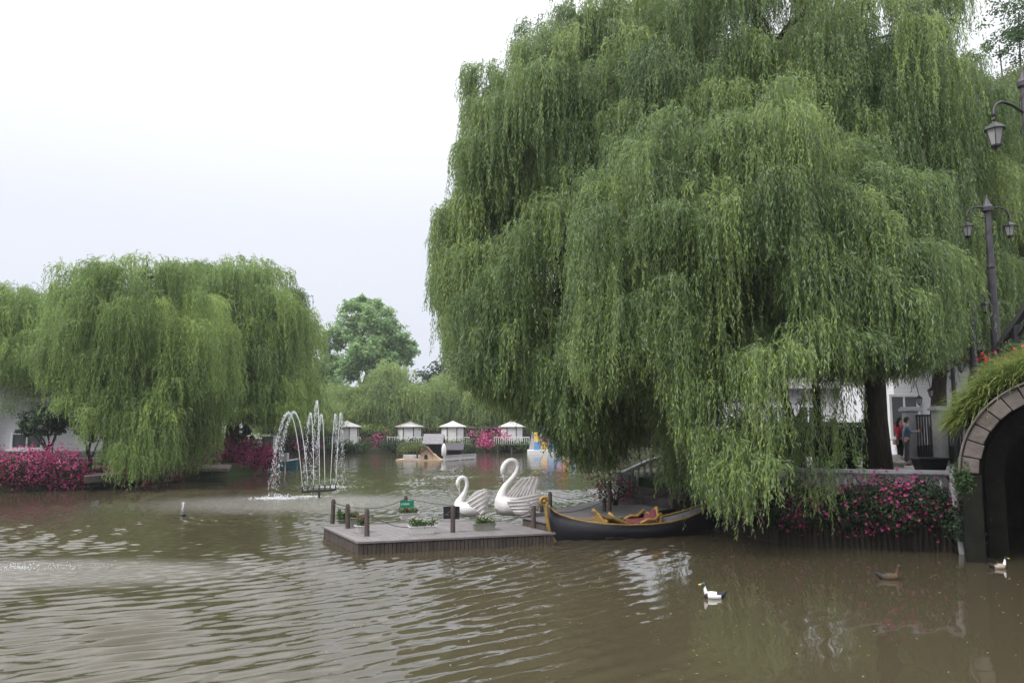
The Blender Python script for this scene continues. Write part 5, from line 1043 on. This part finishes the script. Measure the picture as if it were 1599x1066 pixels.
# stone stairs from the walkway up to the bank
stt = thing('stone_stairs', (4.4, 27, .2), 'worn stone steps rising from the walkway to the right bank', 'stairs')
sa, sb = Vector((5.0, 25.2)), Vector((3.55, 28.2)); sd_ = Vector((.90, .43))
for i in range(4):
    mb = MB(); a = sa + sd_ * (.42 * i); b = sb + sd_ * (.42 * i); c = sb + sd_ * (.42 * (i + 1) + (3.2 if i == 3 else .05)); d = sa + sd_ * (.42 * (i + 1) + (3.2 if i == 3 else .05)); mb.prism([a[:], d[:], c[:], b[:]], -.1, .28 + .23 * (i + 1)); mb.build('step', M_stone, stt, bevel=.01)
b0 = Vector((3.85, 27.9, .30)); balustrade('curved white stone balustrade rising beside the steps', [(b0.x, b0.y, .42), (b0.x + .9, b0.y + .35, .78), (b0.x + 1.7, b0.y + .7, 1.0), (b0.x + 2.6, b0.y + 1.0, 1.12), (b0.x + 4.6, b0.y + 1.2, 1.2)], .86, [(b0.x - .05, b0.y, .32), (b0.x + 1.75, b0.y + .72, 1.0), (b0.x + 4.6, b0.y + 1.2, 1.2)], .24, bs=1.35, pier_w=.36, m=M_white)
mb = MB(); mb.extr([(3.65, 27.75, .25), (3.65, 28.1, .25), (3.65, 28.1, .45), (3.65, 27.75, .45)], (.75, .3, .0)); props(mb.build('stone_plinth', M_whitew, None, origin=(3.8, 27.9, .25), bevel=.01), 'white plinth block at the foot of the stair balustrade', 'plinth')

# ------------------------------------------------------------------ arched bridge
BA = R(-30); BO = Vector((9.62, 17.25)); bu = Vector((math.cos(BA), math.sin(BA))); bv = Vector((-bu.y, bu.x))
def BW(u, v, z): q = BO + bu * u + bv * v; return Vector((q.x, q.y, z))
RC, RZ = 1.98, 1.82      # extrados radius, springing height
br = thing('arched_bridge', BW(RC, 0, 0), 'dark stone arch bridge with grass hanging over its ring', 'bridge')
def arcpts(r, u0, z0, n=28): return [(u0 - r * math.cos(math.pi * i / n), z0 + r * math.sin(math.pi * i / n)) for i in range(n + 1)]
# body with the vault cut out
def vault_body():
    mb = MB(); r = RC - .36; inn = [(RC - r, -.5)] + arcpts(r, RC, RZ) + [(RC + r, -.5)]
    top = [(-.02, 1.75), (.0, 2.3), (.16, 2.95), (.42, 3.35), (.8, 3.72), (1.25, 3.98), (1.98, 4.1), (2.8, 4.12), (4.6, 4.15), (9, 4.2)]
    n = len(inn); outp = [(-.02, -.5)]; 
    for i in range(1, n - 1):
        f = (i - 1) / (n - 3); u = -.02 + f * 4.6
        outp.append((u, np.interp(u, [p[0] for p in top], [p[1] for p in top])))
    outp.append((4.58, -.5)); vs = []
    for v in (.06, 9.5):
        vs += [BW(u, v, z) for u, z in inn] + [BW(u, v, z) for u, z in outp]
    fs = []; m = 2 * n
    for i in range(n - 1):
        fs += [(i, i + 1, n + i + 1, n + i), (m + i + 1, m + i, m + n + i, m + n + i + 1), (i + 1, i, m + i, m + i + 1), (n + i, n + i + 1, m + n + i + 1, m + n + i)]
    mb.add(vs, fs); mb.prism([BW(4.58, .06, 0)[:2], BW(12, .06, 0)[:2], BW(12, 9.5, 0)[:2], BW(4.58, 9.5, 0)[:2]], -.5, 4.15); return mb
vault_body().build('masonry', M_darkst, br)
mb = MB(); mb.prism([BW(.3, 7.2, 0)[:2], BW(4.3, 7.2, 0)[:2], BW(4.3, 7.5, 0)[:2], BW(.3, 7.5, 0)[:2]], -.5, 3.6); mb.build('dark_closing_wall', M_darkst, br)  # added dark wall, stands in for the darkness deep under the arch
mb = MB(); rr = random.Random(12); nv = 17
for i in range(nv):
    a0 = math.pi * (i + .03) / nv; a1 = math.pi * (i + .97) / nv; ro = RC + rr.uniform(-.015, .02); ri = RC - .33 + rr.uniform(-.02, .02); pr = rr.uniform(-.02, .02)
    q = [(RC - ro * math.cos(a0), RZ + ro * math.sin(a0)), (RC - ro * math.cos(a1), RZ + ro * math.sin(a1)), (RC - ri * math.cos(a1), RZ + ri * math.sin(a1)), (RC - ri * math.cos(a0), RZ + ri * math.sin(a0))]
    mb.extr([BW(u, -.34 + pr, z) for u, z in q], bv.to_3d() * .42)
mb.build('ring_stones', M_stone, br, bevel=.015)
mb = MB(); q0 = arcpts(RC + .03, RC, RZ, 40); mb.tube([BW(u, -.36, z) for u, z in q0], .028, 6); mb.build('ring_moulding', M_stone, br, smooth=True)
mb = MB()
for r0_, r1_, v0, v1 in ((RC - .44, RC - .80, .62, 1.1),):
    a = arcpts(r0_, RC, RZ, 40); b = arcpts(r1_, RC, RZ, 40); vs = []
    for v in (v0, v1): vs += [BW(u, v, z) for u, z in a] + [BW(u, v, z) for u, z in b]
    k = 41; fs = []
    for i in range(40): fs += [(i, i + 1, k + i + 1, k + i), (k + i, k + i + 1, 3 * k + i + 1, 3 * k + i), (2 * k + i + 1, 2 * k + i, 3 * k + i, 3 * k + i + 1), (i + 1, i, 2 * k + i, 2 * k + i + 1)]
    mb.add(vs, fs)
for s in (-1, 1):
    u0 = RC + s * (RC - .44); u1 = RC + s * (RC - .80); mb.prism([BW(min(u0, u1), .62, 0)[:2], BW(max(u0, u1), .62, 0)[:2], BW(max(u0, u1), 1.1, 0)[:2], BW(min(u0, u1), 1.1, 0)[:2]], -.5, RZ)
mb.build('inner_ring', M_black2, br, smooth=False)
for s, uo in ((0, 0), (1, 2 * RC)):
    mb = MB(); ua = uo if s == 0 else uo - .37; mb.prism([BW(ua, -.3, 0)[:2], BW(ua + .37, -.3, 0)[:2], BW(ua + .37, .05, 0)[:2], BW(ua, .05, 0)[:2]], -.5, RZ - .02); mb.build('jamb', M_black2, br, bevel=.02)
# grass over the ring
def grass():
    rng = np.random.default_rng(21); n = 9000; f = rng.uniform(0, 1, n) ** 1.0; ang_ = (.24 + f * .84) * math.pi * .62; r = RC + .02 + rng.uniform(0, .42, n) * np.sin(ang_) ** .8
    u = RC - r * np.cos(ang_) - .05; z = RZ + r * np.sin(ang_); v = rng.uniform(-.18, 1.0, n)
    far = u > 1.4; z = np.where(far, np.minimum(z, 4.55), z)
    base = np.array([tuple(BW(a, b, c)) for a, b, c in zip(u, v, z)]); outw = np.column_stack([(-np.cos(ang_)) * bu.x - bv.x * .5, (-np.cos(ang_)) * bu.y - bv.y * .5, np.sin(ang_) * .9])
    d = unit(outw + rng.normal(0, .5, (n, 3)) + np.array([-.12, 0, .1])); segs = 4; Ls = rng.uniform(.07, .17, n); P = []; D = []; p = base.copy()
    t = thing('bridge_grass', BW(.9, 0, 3.9), 'bright green long grass draped over the arch ring of the bridge', 'grass'); t['kind'] = 'stuff'
    wd = rng.uniform(.009, .016, n); tn = np.clip(rng.normal(.5, .22, n), 0, 1); A = [[], [], [], [], [], []]
    for k in range(segs):
        side = unit(np.cross(d, np.array([0, 0, 1.0]) + rng.normal(0, .2, (n, 3)))); 
        for a, b in zip(A, (p.copy(), d.copy(), side, Ls * 1.25, wd * (1.15 - .22 * k) * 1.6, np.clip(tn + .06 * k, 0, 1))): a.append(b)
        p = p + d * Ls[:, None]; d = unit(d + np.array([-.08, 0, -.42]) * .8)
    leaf_mesh('blades', *[np.concatenate(a) for a in A[:3]], *[np.concatenate(a) for a in A[3:]], M_grass, t)
grass()
bush('ivy_plant', 'dark ivy and weeds at the left foot of the bridge arch', BW(-.02, .0, 1.35), (.22, .35, .6), 400, .06, 2600, 0, None, M_shrub, cat='ivy')
bush('flower_bed', 'red and white petunias above the grass beside the nearest lamp', BW(1.35, .9, 4.25), (.55, .35, .35), 401, .06, 1100, 60, M_redf, M_shrub, cat='flowers', fsize=.07, clus=6)
bush('flower_bed', 'red petunias with leaves at the foot of the stair handrail', BW(2.2, 1.0, 4.5), (.7, .35, .4), 402, .06, 1400, 60, M_redf, M_shrub, cat='flowers', fsize=.07, clus=6)
bush('flower_bed', 'crimson flowers trailing by the base of the two armed lamp', BW(.75, 1.0, 4.05), (.35, .3, .22), 403, .06, 600, 40, M_redf, M_shrub, cat='flowers', fsize=.07, clus=6)
# soil/planter bank under the grass
mb = MB(); mb.extr([BW(.35, .1, 3.2), BW(.8, .1, 3.65), BW(1.3, .1, 4.1), BW(2.0, .1, 4.3), BW(6, .1, 4.35), BW(6, .1, 3.6), BW(1.2, .1, 3.5)], bv.to_3d() * 1.1); mb.build('planting_trough', M_soil, br)
# stair handrail on the bridge
hr = thing('stair_handrail', BW(1.6, 1.6, 4.2), 'dark timber handrail climbing over the bridge beside the flowers', 'handrail'); mb = MB()
h0 = on_y(1556, 548, 18.6); h1 = on_y(1608, 472, 18.2); h2 = on_y(1680, 400, 17.6)
for dz, r in ((0, .09), (-.32, .06)):
    a = h0 + Vector((0, 0, dz)); b = h1 + Vector((0, 0, dz)); c = h2 + Vector((0, 0, dz)); mb.tube([a, b, c], r, 4)
mb.build('rail', M_iron, hr)
for f in (0.1, .55, 1.1, 1.7):
    q = h0.lerp(h1, min(f, 1)) if f <= 1 else h1.lerp(h2, f - 1); mb = MB(); mb.box((q.x, q.y, q.z - .55), (.13, .13, 1.1)); mb.build('baluster', M_iron, hr)

# ------------------------------------------------------------------ street lamps
def lantern(parent, c, s=1.0):
    """six sided lantern hanging with its cap top at c"""
    x, y, z = c; g = MB(); g.lathe([(.10 * s, -.50 * s), (.185 * s, -.15 * s)], (x, y, z), 6); gl = g.build('lantern_glass', M_lampglass, parent)
    mb = MB(); mb.lathe([(.012 * s, .10 * s), (.02 * s, .06 * s), (.03 * s, .03 * s), (.10 * s, -.02 * s), (.235 * s, -.13 * s), (.24 * s, -.15 * s), (.20 * s, -.152 * s)][::-1], (x, y, z), 6)
    for k in range(6):
        a = k * math.pi / 3; mb.tube([(x + .105 * s * math.cos(a), y + .105 * s * math.sin(a), z - .505 * s), (x + .192 * s * math.cos(a), y + .192 * s * math.sin(a), z - .15 * s)], .011 * s, 4)
    mb.lathe([(.03 * s, -.60 * s), (.045 * s, -.575 * s), (.06 * s, -.55 * s), (.115 * s, -.525 * s), (.115 * s, -.495 * s)], (x, y, z), 6); mb.build('lantern_frame', M_iron, gl)
def lamp(lb, base, h, arms, r=.10, s=1.0, wire=True):
    x, y, z = base; t = thing('street_lamp', base, lb, 'street lamp', 'black street lamps on the right bank'); mb = MB()
    mb.lathe([(r * 1.9, 0), (r * 1.9, .15), (r * 1.3, .25), (r * 1.1, .6), (r, .65), (r * .85, h * .6), (r * .78, h * .62), (r * .95, h * .63), (r * .78, h * .65), (r * .66, h - .25), (r * 1.2, h - .2), (r * 1.3, h - .1), (r * .8, h - .02), (r * .3, h + .12), (.01, h + .25)], (x, y, z), 12); mb.build('pole', M_pole, t, smooth=False)
    for dx, dz, dy in arms:                   # arm end relative to the pole top
        E = Vector((x + dx, y + dy, z + h + dz)); A = Vector((x, y, z + h - .15 if len(arms) > 1 else E.z + .15)); mb = MB(); pts = []
        for i in range(13):
            q = i / 12; pts.append(Vector((A.x + (E.x - A.x) * math.sin(q * math.pi / 2), A.y + (E.y - A.y) * q, A.z + (E.z - A.z) * (1 - math.cos(q * math.pi / 2)) + .28 * s * math.sin(q * math.pi) * (1 if len(arms) == 1 else .5))))
        mb.tube(pts, .032 * s, 8); mb.tube([E, E - Vector((0, 0, .1 * s))], .03 * s, 6)
        if len(arms) > 1: mb.tube([Vector((x, y, A.z - .35 * s)), Vector((x + dx * .5, y + dy * .5, A.z - .30 * s)), Vector((x + dx * .75, y + dy * .75, A.z + .02))], .016 * s, 6)
        mb.build('arm', M_iron, t, smooth=True); lantern(t, E - Vector((0, 0, .15 * s)), s)
    if wire:
        mb = MB(); rr = random.Random(int(x * 10)); pts = []
        for i in range(90): a = i * .42; q = i / 89; rd = r * (1.05 - .3 * q) + .012 + rr.uniform(0, .025); pts.append((x + rd * math.cos(a), y + rd * math.sin(a), z + h * .35 + q * h * .62))
        mb.tube(pts, .008, 4); mb.build('wire_of_lights', M_rope, t)
def lamp_at(px, Y, ztop, zb, lb, arms, r, s): p = on_y(px[0], px[1], Y); lamp(lb, (p.x, Y, zb), p.z - zb, arms, r, s)
lamp_at((1597, 122), 17.4, None, 4.2, 'nearest street lamp with one lantern on a swan neck arm above the bridge', [(-.84, -1.0, -.2)], .10, 1.0)
lamp_at((1541, 318), 20.0, None, 4.0, 'middle street lamp with two lanterns wound with a string of lights', [(-.60, -.42, -.1), (.60, -.36, .1)], .11, .70)
lamp_at((1514, 455), 20.6, None, 3.9, 'farther street lamp with two dark lanterns under the willow', [(-.45, -.22, -.1), (.42, -.18, .05)], .085, .54)
lamp_at((1486, 552), 20.9, None, GZ, 'short dim street lamp behind the bridge grass', [(-.18, -.15, -.1), (.25, -.15, .05)], .07, .48)

# ------------------------------------------------------------------ gate, buildings, people and bin on the right bank
x0, x1 = on_y(1150, 660, 47).x, on_y(1352, 660, 47).x
ww = [on_y(1215, 655, 47), on_y(1262, 655, 47), on_y(1330, 650, 47)]
house('white_pavilion', 'white building glimpsed under the big willow behind the hedge', x0, x1, 47, 8, GZ - .2, 3.8, [(q.x, q.z, 1.3, 1.7) for q in ww], 'building')
x0, x1 = on_y(1398, 660, 40).x, on_y(1660, 660, 40).x; ww = [on_y(1412, 650, 40)]
house('white_house', 'white clapboard house behind the iron gate', x0, x1, 40, 8, GZ - .2, 5.4, [(q.x, q.z, 1.5, 2.2) for q in ww])
def gate():
    Y = 29.5; pA, pB, pC = on_y(1424, 700, 29.8), on_y(1471, 700, 28.6), on_y(1520, 700, 27.6); t = thing('iron_gate', (pB.x, pB.y, GZ), 'black iron bar gate hung between square pale pillars', 'gate')
    for p in (pA, pB, pC):
        mb = MB(); mb.box((p.x, p.y, GZ + .98), (.42, .42, 1.96)); mb.box((p.x, p.y, GZ + .1), (.52, .52, .2)); mb.box((p.x, p.y, GZ + 2.0), (.6, .6, .1)); mb.box((p.x, p.y, GZ + 2.08), (.5, .5, .06)); mb.build('pillar', M_whitew, t, bevel=.012)
    for a, b in ((pA, pB), (pB, pC)):
        mb = MB(); d = Vector((b.x - a.x, b.y - a.y)); L_ = d.length; d.normalize(); rz = math.atan2(d.y, d.x); n = 7
        for k in range(n): q = Vector((a.x, a.y)) + d * (.3 + (L_ - .6) * k / (n - 1)); mb.box((q.x, q.y, GZ + .95), (.055, .05, 1.75), rz)
        c = (Vector((a.x, a.y)) + Vector((b.x, b.y))) / 2
        for zz in (.12, 1.78): mb.box((c.x, c.y, GZ + zz), (L_ - .5, .045, .05), rz)
        mb.build('bars', M_iron, t); mb = MB(); mb.box((c.x, c.y + .06, GZ + .4), (L_ - .5, .03, .62), rz); mb.build('lower_panel', M_grey, t)
gate()
def wall_lantern(px, py, Y, lb):
    p = on_y(px, py, Y); t = thing('hanging_lantern', p, lb, 'lantern', 'small lanterns by the gate'); lantern(t, (p.x, p.y, p.z), .62); mb = MB(); mb.tube([p, p + Vector((0, .2, .55))], .015, 5); mb.build('hanger', M_iron, t)
wall_lantern(1435, 618, 31, 'small black lantern hanging before the white house wall'); wall_lantern(1453, 606, 31, 'second small black lantern among the willow fronds by the house')
# bin
p = on_y(1452, 728, 23.6); x, y = p.x, 23.6; t = thing('planting_trough', (x, y, GZ), 'big empty black trough standing behind the balustrade by the gate', 'trough'); mb = MB()
def rg(sx_, sy_, z): return [(x - sx_, y - sy_, z), (x + sx_, y - sy_, z), (x + sx_, y + sy_, z), (x - sx_, y + sy_, z)]
R_ = [rg(.30, .22, GZ), rg(.40, .30, GZ + .42), rg(.46, .36, GZ + .43), rg(.46, .36, GZ + .48), rg(.40, .30, GZ + .48), rg(.30, .22, GZ + .08)]
mb.add(sum(R_, []), [(3, 2, 1, 0)] + [(i * 4 + j, i * 4 + (j + 1) % 4, (i + 1) * 4 + (j + 1) % 4, (i + 1) * 4 + j) for i in range(5) for j in range(4)] + [(20, 21, 22, 23)]); mb.build('tub', M_iron, t, bevel=.01)
mb = MB(); mb.tube([(x - .46, y - .3, GZ + .45), (x - .46, y + .3, GZ + .45)], .02, 6); mb.build('handle', M_iron, t)

def skin_mesh(name, joints, bones, m, parent, origin, rz, s=1.0, sub=2):
    co, si = math.cos(rz), math.sin(rz); bm = bmesh.new(); ly = bm.verts.layers.skin.verify(); vs = []
    for i, (p, r) in enumerate(joints):
        v = bm.verts.new((p[0] * co - p[1] * si, p[0] * si + p[1] * co, p[2])); r = r if hasattr(r, '__len__') else (r, r); v[ly].radius = (r[0], r[1]); v[ly].use_root = (i == 0); vs.append(v)
    for a, b in bones: bm.edges.new((vs[a], vs[b]))
    me = bpy.data.meshes.new(name); bm.to_mesh(me); bm.free(); me.materials.append(m); o = bpy.data.objects.new(name, me); COL.objects.link(o); o.parent = parent
    k = o.modifiers.new('skin', 'SKIN'); k.use_smooth_shade = True; q = o.modifiers.new('sub', 'SUBSURF'); q.levels = sub; q.render_levels = sub; return o
def person(lb, loc, rz, shirt, trous, arms, hair_long=False, lean=0):
    """faces +X before rotation. arms: elbow/wrist offsets for the two arms"""
    t = thing('person', loc, lb, 'person', None)
    H = {'hip': (0, 0, .93), 'waist': (lean * .3, 0, 1.08), 'chest': (lean * .7, 0, 1.30), 'neck': (lean, 0, 1.47), 'head': (lean + .03, 0, 1.60)}
    J = [(H['hip'], (.085, .11)), (H['waist'], (.08, .105)), (H['chest'], (.115, .16)), (H['neck'], .055), (H['head'], (.085, .08)), ((lean + .03, 0, 1.68), .06)]
    B = [(0, 1), (1, 2), (2, 3), (3, 4), (4, 5)]; hands = []
    for s_, leg in ((-1, 0), (1, 1)):
        i = len(J); k = .06 if leg else -.03; J += [((0, s_ * .10, .86), .095), ((k, s_ * .11, .48), .062), ((k - .04, s_ * .11, .09), .04), ((k + .10, s_ * .13, .045), .035)]; B += [(0, i), (i, i + 1), (i + 1, i + 2), (i + 2, i + 3)]
    ai = len(J)
    for s_, (el, wr) in zip((-1, 1), arms):
        i = len(J); J += [((lean, s_ * .18, 1.40), .058), (el, .042), (wr, .028)]; B += [(2, i), (i, i + 1), (i + 1, i + 2)]; hands.append((Vector(el), Vector(wr)))
    body = skin_mesh('body', J, B, M_skin, t, loc, rz)
    # clothing shells slightly outside the body
    SJ = [((lean * .1, 0, .86), (.14, .172)), (H['waist'], (.125, .15)), (H['chest'], (.132, .178)), ((lean * .9, 0, 1.43), .075)]; SB = [(0, 1), (1, 2), (2, 3)]
    for s_, (el, wr) in zip((-1, 1), arms):
        i = len(SJ); e = Vector(el); w_ = Vector(wr); SJ += [((lean, s_ * .18, 1.395), .070), (el, .055), (tuple(e.lerp(w_, .8)), .042)]; SB += [(2, i), (i, i + 1), (i + 1, i + 2)]
    skin_mesh('shirt', SJ, SB, shirt, t, loc, rz)
    TJ = [((0, 0, .99), (.122, .155)), ((0, 0, .90), (.128, .165))]; TB0 = [(0, 1)]; TB = []
    for s_, leg in ((-1, 0), (1, 1)):
        i = len(TJ); k = .06 if leg else -.03; TJ += [((0, s_ * .10, .84), .108), ((k, s_ * .11, .48), .078), ((k - .04, s_ * .11, .09), .062)]; TB += [(1, i), (i, i + 1), (i + 1, i + 2)]
    skin_mesh('trousers', TJ, TB0 + TB, trous, t, loc, rz)
    co, si = math.cos(rz), math.sin(rz)
    def W(v): return (loc[0] + v[0] * co - v[1] * si, loc[1] + v[0] * si + v[1] * co, loc[2] + v[2])
    mb = MB(); mb.ball(W((lean + .005, 0, 1.665)), (.095, .09, .085)); mb.ball(W((lean - .03, 0, 1.61)), (.08, .088, .09))
    if hair_long: mb.ball(W((lean - .07, 0, 1.50)), (.06, .09, .16))
    mb.build('hair', M_hair, t, smooth=True)
    mb = MB(); hx = lean + .115; mb.ball(W((hx, 0, 1.60)), (.02, .016, .025)); mb.build('nose', M_skin, t, smooth=True)
    for s_ in (-1, 1):
        mb = MB(); mb.ball(W((hx - .012, s_ * .032, 1.625)), (.01, .012, .008)); mb.build('eye', M_hair, t, smooth=True)
        mb = MB(); mb.ball(W((lean + .03, s_ * .085, 1.605)), (.02, .012, .03)); mb.build('ear', M_skin, t, smooth=True)
        mb = MB(); k = .06 if s_ > 0 else -.03; mb.ball(W((k + .03, s_ * .12, .045)), (.13, .05, .05)); mb.build('shoe', M_shoe, t, smooth=True)
    for el, wr in hands:
        d = (wr - el).normalized(); sd = d.cross(Vector((0, 0, 1))).normalized() if abs(d.z) < .9 else Vector((0, 1, 0)); mb = MB(); pc = wr + d * .045
        mb.tube([W(wr), W(pc), W(wr + d * .09)], [.022, .036, .03], 8, flat=.55)
        for k in range(4): b = wr + d * .085 + sd * (-.027 + .018 * k); e = b + d * (.045 + .012 * (k in (1, 2))) + Vector((0, 0, -.012)); mb.tube([W(b), W(e), W(e + d * .02 + Vector((0, 0, -.02)))], [.009, .008, .007], 5)
        b = wr + d * .03 + sd * .03; mb.tube([W(b), W(b + sd * .03 + d * .03), W(b + sd * .035 + d * .055)], [.011, .009, .008], 5); mb.build('hand', M_skin, t, smooth=True)
    return t
pa = on_y(1417, 728, 29.0); pa.z = GZ
t = person('person in a light blue shirt and grey trousers holding a phone out before the gate', tuple(pa), R(-12), M_shirt, M_trous, [((.10, -.22, 1.18), (.36, -.14, 1.20)), ((.16, .20, 1.16), (.42, .06, 1.24))], lean=.05)
mb = MB(); mb.box((pa.x + .50, pa.y - .18, pa.z + 1.27), (.012, .08, .15), R(-12)); props(mb.build('phone', M_phone, None, origin=(pa.x + .50, pa.y - .18, pa.z + 1.27), bevel=.004), 'dark phone held in the hands of the person in light blue', 'phone')
pb = on_y(1407, 727, 29.6); pb.z = GZ
person('person in a red top and black trousers standing close behind the blue shirted one', tuple(pb), R(10), M_rtop, M_btrous, [((-.02, -.22, 1.16), (.12, -.16, 1.0)), ((.04, .22, 1.14), (.2, .12, 1.02))], True)
mb = MB(); x, y, z = pb.x - .2, pb.y - .1, GZ + .82; mb.box((x, y, z), (.12, .22, .2)); mb.tube([(x, y - .08, z + .1), (x + .02, y - .05, z + .3), (x + .02, y + .05, z + .3), (x, y + .08, z + .1)], .008, 5); props(mb.build('tan_handbag', M_tan, None, origin=(x, y, z - .1), bevel=.02), 'tan handbag carried by the person in the red top', 'handbag')
# rocks beside the people
rr = random.Random(5)
for i, (px, Y) in enumerate([(1392, 27.5), (1398, 29.2), (1386, 28.4)]):
    p = on_y(px, 722, Y); bm = bmesh.new(); bmesh.ops.create_icosphere(bm, subdivisions=3, radius=1)
    for v in bm.verts: k = 1 + .18 * math.sin(v.co.x * 5 + i) * math.cos(v.co.y * 4) + .1 * math.sin(v.co.z * 7 + i * 2); v.co = Vector((v.co.x * .45, v.co.y * .35, v.co.z * .22)) * k
    me = bpy.data.meshes.new('garden_rock'); bm.to_mesh(me); bm.free(); me.materials.append(M_path); o = bpy.data.objects.new('garden_rock', me); COL.objects.link(o); o.location = (p.x, Y, GZ + .12)
    props(o, ['pale garden rock right beside the thick willow trunk', 'pale garden rock nearest the two people', 'low flat garden rock between the trunk and the path'][i], 'rock', 'rocks by the willow trunk')
# thin trunks seen under the canopy
def bare_trunk(lb, pts, r, seed):
    rng = np.random.default_rng(seed); t = thing('leaning_willow', Vector(pts[0]), lb, 'tree', None); mb = MB(); k = len(pts); mb.tube(pts, [r * (1.25 - .55 * i / (k - 1)) for i in range(k)], 10); mb.build('trunk', M_bark, t, smooth=True); top = pts[-1]
    n = 2600; q = unit(rng.normal(0, 1, (n, 3))); P = np.array(top) + q * rng.uniform(.3, 1.3, (n, 1)) + np.array([0, 0, .5]); D = unit(rng.normal(0, .4, (n, 3)) + np.array([0, 0, -.8])); S = unit(np.cross(D, rng.normal(0, 1, (n, 3))))
    leaf_mesh('crown', P, D, S, .15 * rng.uniform(.7, 1.2, n), .028 * np.ones(n), rng.uniform(.1, .7, n), M_wil, t)
bare_trunk('curved leaning willow trunk left of the building glimpse', [gp(1250, 25, GZ - .1), (gp(1243, 25, 0)[0], 25, 2.4), (gp(1228, 25, 0)[0], 25, 3.6), (gp(1222, 25, 0)[0], 25, 5.2)], .16, 1)
bare_trunk('thin straight willow trunk in the middle of the building glimpse', [gp(1277, 27, GZ - .1), gp(1277, 27, 3), gp(1276, 27, 5.4)], .15, 2)
# tables with cloths in front of the white building
for i, (px, Y, m) in enumerate([(1272, 38.5, M_pinkp), (1224, 39.5, M_pinkp), (1288, 39.8, M_whitew)]):
    p = on_y(px, 690, Y); t = thing('garden_table', (p.x, Y, GZ), ['round garden table with a pink cloth between the two trunks', 'pink clothed garden table left of the curved trunk', 'pale clothed garden table by the white building'][i], 'table', 'garden tables'); mb = MB(); mb.lathe([(.04, 0), (.04, .72)], (p.x, Y, GZ), 8); mb.lathe([(.25, 0), (.25, .03)], (p.x, Y, GZ), 12); mb.build('leg', M_iron, t); mb = MB(); mb.lathe([(.56, .45), (.52, .72), (.5, .75)], (p.x, Y, GZ), 14); mb.build('cloth', m, t)

# ------------------------------------------------------------------ ducks
def duck(px, py, rz, s, lb, body_m, breast_m, neck_m, head_m, tail_m, bill=None):
    p = on_z(px, py, 0); x, y = p.x, p.y; co, si = math.cos(rz), math.sin(rz); t = thing('duck', (x, y, 0), lb, 'duck', 'ducks on the pond')
    def W(a, b, z): return (x + (a * co - b * si) * s, y + (a * si + b * co) * s, z * s)
    # one continuous body: breast, back, rump, tail, neck and head, coloured in patches
    mb = MB(); n = 14; secs = [(-.17, .02, .02, .05), (-.155, .055, -.01, .09), (-.11, .085, -.03, .115), (-.03, .10, -.04, .12), (.06, .095, -.04, .115), (.14, .07, -.03, .11), (.20, .04, .02, .125), (.25, .015, .09, .145)]; vs = []
    for a, hw, z0, z1 in secs:
        for j in range(n): an = 2 * math.pi * j / n; vs.append(W(a, hw * math.cos(an), (z0 + z1) / 2 + (z1 - z0) / 2 * math.sin(an)))
    fs = []; ms = []
    for i in range(len(secs) - 1):
        for j in range(n): fs.append((i * n + j, i * n + (j + 1) % n, (i + 1) * n + (j + 1) % n, (i + 1) * n + j)); ms.append(1 if i < 2 else (4 if i >= 5 or (i == 4 and 1 < j < 6) else 0))
    fs += [tuple(reversed(range(n))), tuple(range((len(secs) - 1) * n, len(secs) * n))]; ms += [1, 4]
    mb.v = [tuple(v) for v in vs]; mb.f = fs; mb.m = ms
    neck = [(-.12, .07, .05), (-.145, .12, .036), (-.155, .17, .029), (-.16, .21, .027), (-.17, .245, .034), (-.185, .262, .038), (-.205, .258, .030), (-.222, .25, .016)]
    o_ = len(mb.v); vs = []; 
    for a, z, r in neck:
        for j in range(10): an = 2 * math.pi * j / 10; vs.append(W(a + r * math.cos(an) * (.9), r * math.sin(an), z + r * .2 * math.cos(an)) if z < .2 else W(a + r * .4 * math.cos(an), r * math.sin(an), z + r * .85 * math.cos(an)))
    fs2 = [(i * 10 + j, i * 10 + (j + 1) % 10, (i + 1) * 10 + (j + 1) % 10, (i + 1) * 10 + j) for i in range(len(neck) - 1) for j in range(10)] + [tuple(range((len(neck) - 1) * 10, len(neck) * 10))]
    mb.v += [tuple(v) for v in vs]; mb.f += [tuple(i + o_ for i in f) for f in fs2]; mb.m += [2 if i < 3 else 3 for i in range(len(neck) - 1) for j in range(10)] + [3]
    mb.build('body', [body_m, breast_m, neck_m, head_m, tail_m], t, smooth=True)
    mb = MB(); mb.tube([W(-.215, 0, .252), W(-.25, 0, .243), W(-.28, 0, .24)], [.014 * s, .013 * s, .008 * s], 8); mb.build('bill', bill or M_yel, t, smooth=True)
    for sd in (-1, 1): mb = MB(); mb.ball(W(-.195, sd * .031, .268), .006 * s); mb.build('eye', M_black, t)
    return t
M_dkg = mat('duck_green', (.01, .09, .075), .3, .6, var=.3); M_dbr = mat('duck_brown', (.075, .05, .035), .8, .2, var=.5, scale=30); M_dbl = mat('duck_black', (.012, .012, .018), .6, .4); M_dch = mat('duck_chest', (.05, .02, .035), .7, .3); M_dtan = mat('duck_tan', (.32, .26, .21), .8, .2, var=.3, scale=20); M_dw = mat('duck_white', (.75, .74, .72), .7, .3, var=.05)
duck(1114, 933, R(-8), .86, 'white and black drake with a green head and yellow bill swimming alone', M_dw, M_dch, M_dw, M_dkg, M_dbl)
duck(1389, 904, R(172), .95, 'dark brown duck hard to see on the shaded water', M_dbr, M_dbr, M_dbr, M_dbr, M_dbl, M_dbl)
duck(1560, 887, R(180), .80, 'tan bodied duck with a white neck ring near the dark arch', M_dtan, M_dbl, M_dw, M_dbl, M_dbl)
